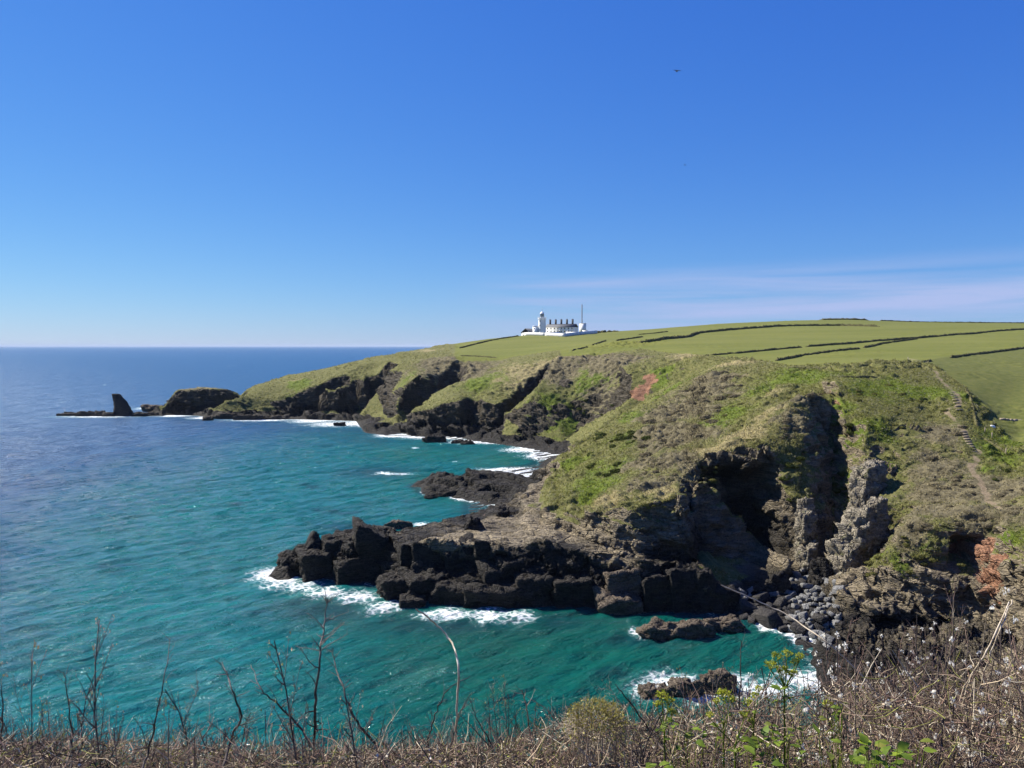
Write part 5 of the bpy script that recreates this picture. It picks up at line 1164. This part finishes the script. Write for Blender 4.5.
def flecks(pts_, size, seed, n=1):
    r_ = np.random.default_rng(seed); P_ = np.repeat(pts_, n, 0); m = len(P_); P_ = P_ + r_.normal(0, size * .8, (m, 3))
    a_ = r_.normal(0, 1, (m, 3)); a_ /= np.linalg.norm(a_, axis=1, keepdims=True); b_ = np.cross(a_, r_.normal(0, 1, (m, 3))); b_ /= np.linalg.norm(b_, axis=1, keepdims=True) + 1e-9
    s_ = size * r_.uniform(.6, 1.2, (m, 1)); V = np.concatenate([P_ - a_ * s_, P_ + b_ * s_ * .7, P_ + a_ * s_, P_ - b_ * s_ * .7]); i = np.arange(m)
    return V, np.stack([i, i + m, i + 2 * m, i + 3 * m], -1)
def bark(name, lo, hi):
    g = G(name); n = g.noise(g.obj(), 14.0, 4, .7); g.base(g.mix(g.mr(n, .35, .65), lo, hi)); g.rough(.8); g.bs.inputs['Specular IOR Level'].default_value = .25; return g.m
M_BARKD = bark('blackthorn_bark', (0.030, 0.024, 0.022), (0.11, 0.088, 0.078))
M_BARKP = bark('purple_twig_bark', (0.085, 0.050, 0.040), (0.33, 0.225, 0.18))
M_BARKT = bark('dead_tan_stem', (0.20, 0.155, 0.105), (0.46, 0.39, 0.29))
M_CANE = bark('pale_bramble_cane', (0.34, 0.27, 0.18), (0.62, 0.54, 0.42))
M_BLOS = None
def leaf_mat(name, lo, hi, tr=.4):
    g = G(name); c = g.mix(g.mr(g.noise(g.obj(), 25.0, 3, .6), .35, .65), lo, hi)
    rnd = g.n('ShaderNodeNewGeometry').outputs['Random Per Island']; c = g.mix(g.mr(rnd, 0, 1, .0, .65, False), c, tuple(v * .30 for v in lo)); c = g.mix(g.mr(rnd, .80, .95, 0, .5), c, (.46, .40, .10)); g.base(c); g.rough(.55); g.bs.inputs['Specular IOR Level'].default_value = .35
    t_ = g.n('ShaderNodeBsdfTranslucent'); g.l(c, t_.inputs[0]); m_ = g.n('ShaderNodeMixShader'); m_.inputs[0].default_value = tr
    g.l(g.bs.outputs[0], m_.inputs[1]); g.l(t_.outputs[0], m_.inputs[2]); g.l(m_.outputs[0], g.out.inputs[0]); return g.m
g = G('white_petals'); g.base((0.88, 0.85, 0.76)); g.rough(.7); t_ = g.n('ShaderNodeBsdfTranslucent'); t_.inputs[0].default_value = (0.88, 0.85, 0.74, 1); m_ = g.n('ShaderNodeMixShader'); m_.inputs[0].default_value = .5
g.l(g.bs.outputs[0], m_.inputs[1]); g.l(t_.outputs[0], m_.inputs[2]); g.l(m_.outputs[0], g.out.inputs[0]); M_BLOS = g.m
M_UMB = leaf_mat('yellow_green_umbel', (0.30, 0.36, 0.02), (0.55, 0.56, 0.06))
M_LEAF = leaf_mat('fresh_green_leaf', (0.12, 0.20, 0.014), (0.26, 0.34, 0.035))
M_BUD = leaf_mat('olive_buds', (0.14, 0.13, 0.04), (0.30, 0.26, 0.12))
M_DEADL = leaf_mat('dead_leaf', (0.22, 0.16, 0.10), (0.46, 0.37, 0.27))
M_GSHOOT = leaf_mat('gorse_shoots', (0.22, 0.20, 0.04), (0.50, 0.42, 0.12))

ENV = np.array([(-200, 738), (0, 740), (60, 732), (120, 737), (200, 744), (300, 747), (420, 745), (500, 740), (545, 722), (600, 712), (640, 716), (690, 706), (740, 698), (800, 686), (850, 670), (900, 661), (960, 654), (1024, 645), (1250, 630)])
def env_z(x, y, dy=0):
    px = 512 + FOC * x / y; py = np.interp(px, ENV[:, 0], ENV[:, 1]) + dy
    return CAMZ - (py - HZ) * y / FOC
kinds = []
for k, (mat1, mat2, ns, lean, dens, blos) in enumerate([(M_BARKD, M_BARKP, 7, .35, 16, 0), (M_BARKD, M_BARKD, 6, .30, 14, 0), (M_BARKT, M_BARKT, 9, .40, 15, 0), (M_BARKP, M_BARKT, 8, .38, 17, 0), (M_BARKD, M_BARKP, 6, .45, 15, 1), (M_BARKP, M_BARKP, 8, .30, 18, 0), (M_BARKD, M_BARKD, 3, .30, 24, 0), (M_BARKD, M_BARKP, 4, .45, 22, 0)]):
    b_, t_, tips = shrub_geo(900 + k, ns, lean, dens, [.0085, .008, .0075, .0085, .008, .0075, .009, .0085][k])
    kinds.append((b_, t_, tips, mat1, mat2, blos))
first = {}
def shrub(k, x, y, hgt, rz, wide, label, group):
    zb = float(bank_z(x, y)) - .03
    if k in first:
        src = first[k]; e = src.copy(); COL.objects.link(e)
        for ch in src.children:
            c_ = ch.copy(); COL.objects.link(c_); c_.parent = e
    else:
        b_, t_, tips, m1_, m2_, blos = kinds[k]
        e = empty('leafless_shrub' if not blos else 'flowering_shrub', (0, 0, 0)); first[k] = e
        nb_ = len(b_[1]); ob_ = mesh_np('branches', *merge([b_, t_]), m1_, e); ob_.data.materials.append(m2_)
        mi_ = np.zeros(len(ob_.data.polygons), np.int32); mi_[nb_:] = 1; ob_.data.polygons.foreach_set('material_index', mi_)
        r_ = np.random.default_rng(k); sel = tips[r_.random(len(tips)) < (.30 if blos else .5)]
        if blos: mesh_np('blossom', *flecks(tips[r_.random(len(tips)) < .07], .0075, k, 12), M_BLOS, e)
        else: mesh_np('leaves', *flecks(sel, .006, k, 1), M_BUD if k % 2 else M_DEADL, e)  # flecks at the tips: olive buds on odd kinds, dead leaves on even ones
    e.location = (x, y, zb); e.rotation_euler = (0, 0, rz); e.scale = (wide, wide, hgt)
    for q in ('label', 'category', 'group'):
        if q in e: del e[q]
    tag(e, label, 'shrub', group)
rs_ = random.Random(31)
spots = []
for D, gap in ((2.9, .24), (3.3, .27), (3.8, .29), (4.3, .32), (4.8, .36)):
    half = 0.78 * D; x = -half
    while x < half + .15:
        spots.append((x + rs_.uniform(-.1, .1), D + rs_.uniform(-.2, .2))); x += gap * rs_.uniform(.8, 1.25)
for x, y in spots:
    px = 512 + FOC * x / y; hh = float(env_z(x, y, -6)) - float(bank_z(x, y)); hh *= rs_.uniform(.88, 1.08)
    if hh < .2: continue
    if px > 800 and rs_.random() < .24: k = 4
    elif 600 < px < 760 and rs_.random() < .05: k = 4
    else: k = rs_.choice([0, 0, 1, 2, 3, 5, 5] if px > 520 else [0, 0, 1, 1, 2, 3, 5])
    if k == 4: shrub(k, x, y, hh * 1.02, rs_.uniform(0, 6.28), .75, 'thorny shrub with small white blossom in the tangled brush at the cliff edge', 'blossoming shrubs at the cliff edge')
    elif rs_.random() < (.62 if px < 540 else .42): shrub(rs_.choice([6, 7]), x, y, hh * rs_.uniform(1.05, 1.38 if px < 560 else 1.22), rs_.uniform(0, 6.28), .7, 'shrub of few long bare stems rising above the brush at the cliff edge', 'bare-stemmed shrubs at the cliff edge')
    else: shrub(k, x, y, hh * rs_.uniform(.85, 1.08), rs_.uniform(0, 6.28), .62, 'leafless twiggy shrub in the tangled brush at the cliff edge', 'leafless shrubs at the cliff edge')
# the dense tangle low in the brush
r_ = np.random.default_rng(5); n = 33000
yy = 2.7 + 2.4 * r_.random(n); xx = (r_.random(n) * 2 - 1) * .95 * yy
zt_ = env_z(xx, yy, 14) - .16 * smooth(-.1, .5, vnoise(np.stack([xx * 2.2, yy * 2.2, 0 * xx], 1), 55)); zb_ = np.maximum(bank_z(xx, yy), CAMZ - (775 - HZ) * yy / FOC - .05); ok = zt_ > zb_ + .02
xx, yy, zt_, zb_ = xx[ok], yy[ok], zt_[ok], zb_[ok]; n = len(xx)
c0 = np.stack([xx, yy, zb_ + (zt_ - zb_) * r_.random(n) ** 1.15], 1)
d = r_.normal(0, 1, (n, 3)); d[:, 2] = np.abs(d[:, 2]) * .9; d /= np.linalg.norm(d, axis=1, keepdims=True); L = .02 + .16 * r_.random((n, 1)) ** 1.8; th = r_.uniform(.0008, .0026, (n, 1))
sd_ = np.cross(d, r_.normal(0, 1, (n, 3))); sd_ /= np.linalg.norm(sd_, axis=1, keepdims=True); s2 = np.cross(d, sd_)
md = c0 + d * L * .5 + sd_ * L * .08
V = []
for q, w_ in ((c0, 1), (md, .85), (c0 + d * L, .5)):
    for k in range(3): V.append(q + (sd_ * math.cos(k * 2.094) + s2 * math.sin(k * 2.094)) * th * w_)
V = np.stack(V, 1).reshape(-1, 3); base_i = np.arange(n)[:, None] * 9
F = np.concatenate([np.concatenate([base_i + a_ for a_ in (s0 + k, s0 + (k + 1) % 3, s0 + 3 + (k + 1) % 3, s0 + 3 + k)], 1) for s0 in (0, 3) for k in range(3)])
pal = np.array([(0.07, 0.050, 0.040), (0.20, 0.145, 0.105), (0.42, 0.33, 0.22), (0.60, 0.52, 0.38), (0.26, 0.165, 0.125), (0.22, 0.22, 0.06)]); ci = r_.choice(6, n, p=[.36, .26, .14, .05, .12, .07])
TC = np.repeat(pal[ci] * r_.uniform(.7, 1.25, (n, 1)), 9, 0)
fl = r_.random(n) < .38; FV, FF = flecks(c0[fl], .0065, 9, 1); m = fl.sum(); fc = np.array([(0.44, 0.35, 0.24), (0.26, 0.21, 0.12), (0.26, 0.27, 0.06), (0.66, 0.60, 0.50)])[r_.choice(4, m, p=[.30, .30, .28, .12])] * r_.uniform(.7, 1.2, (m, 1))
V, F = merge([(V, F), (FV, FF)]); TC = np.concatenate([TC, np.tile(fc, (4, 1))])
g = G('brush_tangle'); g.base(g.attr('tint', 'Color')); g.rough(.85)
o = mesh_np('undergrowth', V, F, g.m, attrs={'tint': np.concatenate([TC, np.ones((len(TC), 1))], 1)}); tag(o, 'dense tangle of dead twigs and small leaves along the cliff edge', 'undergrowth', kind='stuff')

# single stems that stand out of the brush
def cane(name, label, path, r0, r1, mat, twigs=(0, 0), lo=.2, cat='stem', D=3.1, sway=.12, tseed=1):
    global rt
    rt = np.random.default_rng(tseed); n = len(path); ctrl = [np.array(at_d(px, py, D + sway * math.sin(k * 1.7))) for k, (px, py) in enumerate(path)]
    fine_ = []
    for k in range(n - 1):                    # smooth curve through the points
        p0, p1, p2, p3 = ctrl[max(k - 1, 0)], ctrl[k], ctrl[k + 1], ctrl[min(k + 2, n - 1)]
        for t in np.linspace(0, 1, 6, endpoint=False):
            fine_.append(.5 * ((2 * p1) + (-p0 + p2) * t + (2 * p0 - 5 * p1 + 4 * p2 - p3) * t * t + (-p0 + 3 * p1 - 3 * p2 + p3) * t ** 3))
    fine_.append(ctrl[-1]); P_ = np.array(fine_); P_[1:-1] += rt.normal(0, .0022, (len(P_) - 2, 3)); o_ = P_[0].copy()
    foot = np.array([o_[0], o_[1] + .02, float(bank_z(o_[0], o_[1])) - .05]); P_ = np.concatenate([foot[None] * (1 - t) + o_[None] * t for t in np.linspace(0, .9, 5)] + [P_])
    tw, tips = [tube(P_, r0, r1, 6)], []
    if twigs[0]: side_twigs(P_[5:], r0 * .9, lo, tw, twigs[1] * 1.25, twigs[0] * 1.5, tips, 1.0, .5, 1)
    V, F = merge(tw); e = mesh_np(name, V - foot, F, mat); e.location = foot
    return tag(e, label, cat)
cane('blackthorn_stem', 'tallest dark thorny stem, rising straight over the water left of the promontory', [(312, 775), (314, 740), (316, 700), (320, 660), (324, 625), (328, 598)], .0095, .0018, M_BARKD, (16, .17), tseed=3)
cane('blackthorn_stem', 'dark stem forking to the right, left of the tallest stem', [(223, 770), (232, 735), (241, 717), (232, 690), (222, 662)], .0075, .002, M_BARKD, (13, .14), tseed=4)
cane('blackthorn_stem', 'slim dark stem leaning right at the left side of the brush', [(140, 775), (150, 745), (157, 715), (164, 680), (170, 638)], .006, .0014, M_BARKD, (12, .10), tseed=5)
cane('blackthorn_stem', 'thin upright stem left of the leaning slim stem', [(70, 770), (72, 735), (68, 700), (64, 672)], .005, .0012, M_BARKD, (12, .10), tseed=6)
cane('blackthorn_stem', 'thin upright stem at the left edge', [(3, 775), (2, 740), (3, 710), (1, 682)], .006, .0014, M_BARKD, (10, .08), tseed=7)
cane('blackthorn_stem', 'dark stem slanting up to the left, right of the tallest stem', [(392, 775), (376, 745), (357, 722), (345, 695), (335, 665), (332, 648)], .0075, .0015, M_BARKD, (13, .12), tseed=8)
cane('blackthorn_stem', 'low dark branch reaching left from the foot of the tallest stem', [(316, 752), (300, 728), (280, 706), (262, 690), (251, 665)], .0065, .0013, M_BARKD, (12, .12), tseed=9)
cane('bramble_cane', 'pale bare cane arching left over the green water below the promontory', [(455, 775), (456, 740), (457, 705), (458, 665), (452, 643), (438, 626), (416, 609)], .0055, .003, M_CANE, tseed=10, D=3.0)
cane('bramble_cane', 'long pale cane slanting down to the right in front of the boulder beach', [(945, 772), (900, 720), (858, 672), (828, 644), (790, 617), (755, 600), (721, 585)], .0045, .0022, M_CANE, tseed=11, D=3.3)
cane('bramble_cane', 'whitish cane slanting up to the red cliff at right', [(955, 750), (962, 710), (972, 675), (990, 645), (1009, 602)], .007, .003, M_CANE, tseed=12, D=3.6)
cane('bramble_cane', 'second whitish cane, crossing just below the other at right', [(968, 745), (976, 705), (984, 672), (999, 632), (1012, 600)], .005, .0025, M_CANE, tseed=13, D=3.65)
cane('dead_stem', 'thin pale upright stem in front of the mound', [(935, 745), (942, 700), (950, 655), (954, 600)], .004, .0012, M_BARKT, (8, .10), tseed=14, D=3.5)
cane('dead_stem', 'thin pale stem leaning right beside the whitish canes', [(960, 740), (972, 690), (982, 650), (986, 612)], .004, .0012, M_BARKT, (8, .10), tseed=15, D=3.4)
cane('blackthorn_stem', 'dark upright stem between the skerry and the surf', [(738, 760), (739, 720), (740, 680), (741, 640)], .005, .0014, M_BARKD, (14, .10), tseed=16, D=3.0)
cane('blackthorn_stem', 'dark branch slanting up left in front of the green water', [(665, 752), (648, 728), (630, 702), (615, 684)], .0055, .0016, M_BARKD, (12, .10), tseed=17, D=2.9)
cane('blackthorn_stem', 'dark twiggy stem in the middle of the brush, left of the dome-shaped gorse', [(535, 770), (530, 735), (526, 705), (522, 690)], .005, .0014, M_BARKP, (14, .10), tseed=18)
cane('blackthorn_stem', 'spindly dark stem between the arching cane and the dome-shaped gorse', [(500, 772), (490, 742), (478, 720), (470, 700)], .0045, .0012, M_BARKD, (14, .10), tseed=19)
cane('blackthorn_stem', 'spindly stem just left of the arching pale cane', [(440, 775), (428, 742), (436, 715), (448, 690), (470, 676)], .005, .0014, M_BARKD, (12, .09), tseed=20)
cane('dead_stem', 'thin upright purple stem in front of the dark rocks under the mound', [(848, 742), (850, 700), (846, 660), (851, 620)], .004, .0012, M_BARKP, (12, .10), tseed=21, D=3.6)
cane('dead_stem', 'thin forked purple stem right of centre under the mound', [(888, 738), (892, 700), (898, 660), (905, 628)], .004, .0012, M_BARKP, (12, .10), tseed=22, D=3.7)

# alexanders in flower, fresh leaves, and the gorse dome
def umbel(c, r, seed):
    r_ = np.random.default_rng(seed); a_ = r_.normal(0, 1, (26, 3)); a_[:, 2] = np.abs(a_[:, 2]) + .2; a_ /= np.linalg.norm(a_, axis=1, keepdims=True)
    tipp = np.array(c) + a_ * r * r_.uniform(.8, 1.05, (26, 1)); rays = [tube([np.array(c) - [0, 0, r * .6], t], .0007, .0006, 3) for t in tipp[::2]]
    return merge(rays), flecks(tipp, r * .20, seed, 5)
def leaf(c, d, L, w_, seed):
    r_ = np.random.default_rng(seed); d = np.array(d, float); d /= np.linalg.norm(d); s_ = np.cross(d, [0, 0, 1.0]) + r_.normal(0, .25, 3); s_ /= np.linalg.norm(s_) + 1e-9; u_ = np.cross(s_, d)
    ts = np.linspace(0, 1, 7); wd = np.array([.12, .72, 1.0, .92, .70, .40, .02]) * (1 + .12 * np.array([0, 1, -1, 1, -1, 1, 0])); V = []
    for t, q in zip(ts, wd):
        m_ = np.array(c) + d * L * t - u_ * L * .25 * t * t
        V += [m_ - s_ * w_ * q + u_ * .18 * w_ * q, m_, m_ + s_ * w_ * q + u_ * .18 * w_ * q]
    i = np.arange(21).reshape(7, 3); return np.array(V), np.concatenate([np.stack([i[:-1, k], i[:-1, k + 1], i[1:, k + 1], i[1:, k]], -1) for k in (0, 1)])
def alexanders(label, heads, leaves, D, seed):
    pts_ = [np.array(at_d(px, py, D)) for px, py, r in heads]; c = np.mean(pts_, 0); foot = np.array([c[0], D, float(bank_z(c[0], D)) - .03])
    e = empty('alexanders_plant', foot); tag(e, label, 'plant'); um, ry, stm = [], [], []; mid_ = c - [0, 0, .10]
    stm.append(tube([foot, (foot + mid_) / 2 + [.01, 0, 0], mid_], .005, .0035, 5))
    for k, (p_, (px, py, r)) in enumerate(zip(pts_, heads)):
        a_, b_ = umbel(p_, r * D / FOC, seed * 20 + k); ry.append(a_); um.append(b_); stm.append(tube([mid_, mid_ * .4 + p_ * .6 + [0, 0, -.01], p_ - [0, 0, r * D / FOC * .6]], .0022, .0015, 4))
    lv = []
    for k, (px, py, L) in enumerate(leaves):
        q = np.array(at_d(px, py, D - .02)); Lm = L * D / FOC
        for m_ in range(3):
            a_ = rs_.uniform(0, 6.28); lv.append(leaf(q, (math.cos(a_), math.sin(a_) * .8, rs_.uniform(.1, .8)), Lm, Lm * .38, seed * 50 + k * 3 + m_))
        stm.append(tube([mid_ - [0, 0, .05], (mid_ + q) / 2 - [0, 0, .02], q], .002, .0012, 4))
    sh_ = lambda t: (t[0] - foot, t[1])
    mesh_np('stem', *sh_(merge(stm)), M_LEAF, e); [mesh_np('umbel', *sh_(merge([a_, b_])), M_UMB, e) for a_, b_ in zip(um, ry)]
    if lv: mesh_np('leaves', *sh_(merge(lv)), M_LEAF, e)
alexanders('tallest yellow-green flowering plant, in front of the boulder beach', [(778, 658, 5), (787, 655, 5), (795, 663, 5), (771, 667, 6), (783, 672, 6), (793, 675, 5), (774, 655, 3), (800, 657, 4)], [(780, 690, 11), (790, 698, 9), (772, 703, 9)], 2.8, 1)
alexanders('yellow-green flowering plant beside the dome-shaped gorse', [(662, 697, 6), (668, 703, 6), (672, 713, 5), (657, 705, 4)], [(664, 730, 10), (672, 722, 7)], 2.8, 2)
alexanders('yellow-green flower head in front of the white surf', [(724, 698, 8), (731, 701, 5), (717, 702, 4)], [(728, 716, 6)], 2.8, 3)
alexanders('small yellow-green flowering plant right of the surf', [(755, 697, 5), (748, 704, 5), (759, 690, 4)], [(752, 712, 6)], 2.85, 4)
alexanders('low yellow-green flowering plant in the middle of the brush at right', [(744, 716, 5), (710, 716, 4), (752, 722, 4)], [(742, 742, 9), (756, 748, 9), (735, 752, 9), (764, 740, 8)], 2.7, 5)
alexanders('faint yellow-green flowering plant deep in the brush, right of the tallest one', [(828, 705, 5), (838, 710, 4)], [(832, 716, 8), (842, 720, 7)], 3.0, 6)
def leafy(label, cx, cy, w_, n, L, D, seed):
    r_ = np.random.default_rng(seed); c = np.array(at_d(cx, cy, D)); foot = np.array([c[0], D, float(bank_z(c[0], D)) - .03]); e = empty('leafy_plant', foot); tag(e, label, 'plant'); lv, stm = [], []
    for k in range(n):
        q = np.array(at_d(cx + r_.normal(0, w_ * .42), cy + r_.normal(0, w_ * .20), D + r_.normal(0, .04))); a_ = r_.uniform(0, 6.28); Lm = L * D / FOC * r_.uniform(.7, 1.2)
        lv.append(leaf(q, (math.cos(a_), math.sin(a_) * .7 - .3, r_.uniform(-.1, .5)), Lm, Lm * .36, seed * 60 + k)); stm.append(tube([foot + r_.normal(0, .01, 3), (foot + q) / 2 + r_.normal(0, .015, 3), q], .002, .001, 3))
    sh_ = lambda t: (t[0] - foot, t[1]); mesh_np('stems', *sh_(merge(stm)), M_LEAF, e); mesh_np('leaves', *sh_(merge(lv)), M_LEAF, e)
leafy('broad bright green leaf clump at the bottom, right of centre', 882, 754, 56, 40, 13, 2.55, 1)
leafy('bright green leaves poking up at the bottom edge, left of the others', 657, 768, 26, 9, 12, 2.6, 2)
leafy('pale green leaves at the bottom edge below the flowering plants', 776, 768, 34, 12, 13, 2.6, 3)
leafy('small green leaf clump under the low flowering plant', 752, 742, 30, 10, 13, 2.7, 4)
def gorse_dome(label, cx, cy, rx, D, seed):
    r_ = np.random.default_rng(seed); c = np.array(at_d(cx, cy, D)); R_ = rx * D / FOC; foot = np.array([c[0], D, float(bank_z(c[0], D)) - .03]); e = empty('gorse_bush', foot); tag(e, label, 'bush')
    sp_, sh2, tr = [], [], []
    for k in range(1500):
        a_ = r_.normal(0, 1, 3); a_[2] = abs(a_[2]) * 1.2 - .25; a_ /= np.linalg.norm(a_); q = c + a_ * R_ * np.array([1, 1, .85]) * r_.uniform(.55, 1.0) * (1 + .12 * math.sin(a_[0] * 7 + a_[1] * 5)); d = a_ + r_.normal(0, .5, 3)
        t_ = tube([q, q + d / np.linalg.norm(d) * r_.uniform(.012, .03)], .0014, .0004, 3); (sh2 if a_[2] > .45 and r_.random() < .75 else sp_).append(t_)
    for k in range(26):
        a_ = r_.normal(0, 1, 3); a_[2] = abs(a_[2]); a_ /= np.linalg.norm(a_); tr.append(tube([foot + r_.normal(0, .02, 3), (foot + c) / 2 + a_ * R_ * .3, c + a_ * R_ * .8], .005, .0015, 4))
    sh_ = lambda t: (t[0] - foot, t[1]); mesh_np('branches', *sh_(merge(tr)), M_BARKT, e); mesh_np('spines', *sh_(merge(sp_)), M_BARKT, e); mesh_np('shoots', *sh_(merge(sh2 + [flecks(c + (lambda a: a / np.linalg.norm(a, axis=1, keepdims=True) * np.array([1, 1, .85]) * R_ * r_.uniform(.9, 1.06, (len(a), 1)))(np.abs(r_.normal(0, 1, (700, 3))) * np.array([1, 1, 1.3]) * np.where(r_.random((700, 3)) < .5, -1, 1) * np.array([1, 1, 0]) + np.array([0, 0, 1]) * np.abs(r_.normal(.9, .5, (700, 1)))), .0055, 3, 1)])), M_GSHOOT, e)
leafy('yellow-green leaves in the brush left of the low flowering plants', 690, 735, 36, 14, 9, 2.75, 5)
leafy('yellow-green leaves in the brush under the tallest flowering plant', 785, 735, 36, 16, 9, 2.75, 6)
leafy('scattered yellow-green leaves low in the brush at right', 840, 715, 40, 12, 8, 2.9, 7)
gorse_dome('dome-shaped gorse bush, tan with a yellowish top, in the middle of the brush', 596, 730, 34, 2.9, 1)

# ------------------------------------------------------------------ the air: thin even sea haze
hz_ = box(0, 26000, 51.5, 136000, 116000, 137.0); g = bpy.data.materials.new('sea_haze'); g.use_nodes = True; g.node_tree.nodes.clear()
o_ = g.node_tree.nodes.new('ShaderNodeOutputMaterial'); v_ = g.node_tree.nodes.new('ShaderNodeVolumePrincipled'); v_.inputs['Density'].default_value = HAZE; v_.inputs['Color'].default_value = (0.62, 0.74, 0.92, 1); v_.inputs['Anisotropy'].default_value = 0.0
g.node_tree.links.new(v_.outputs[0], o_.inputs['Volume'])
o = mesh_np('haze', *hz_, g); o['kind'] = 'stuff'
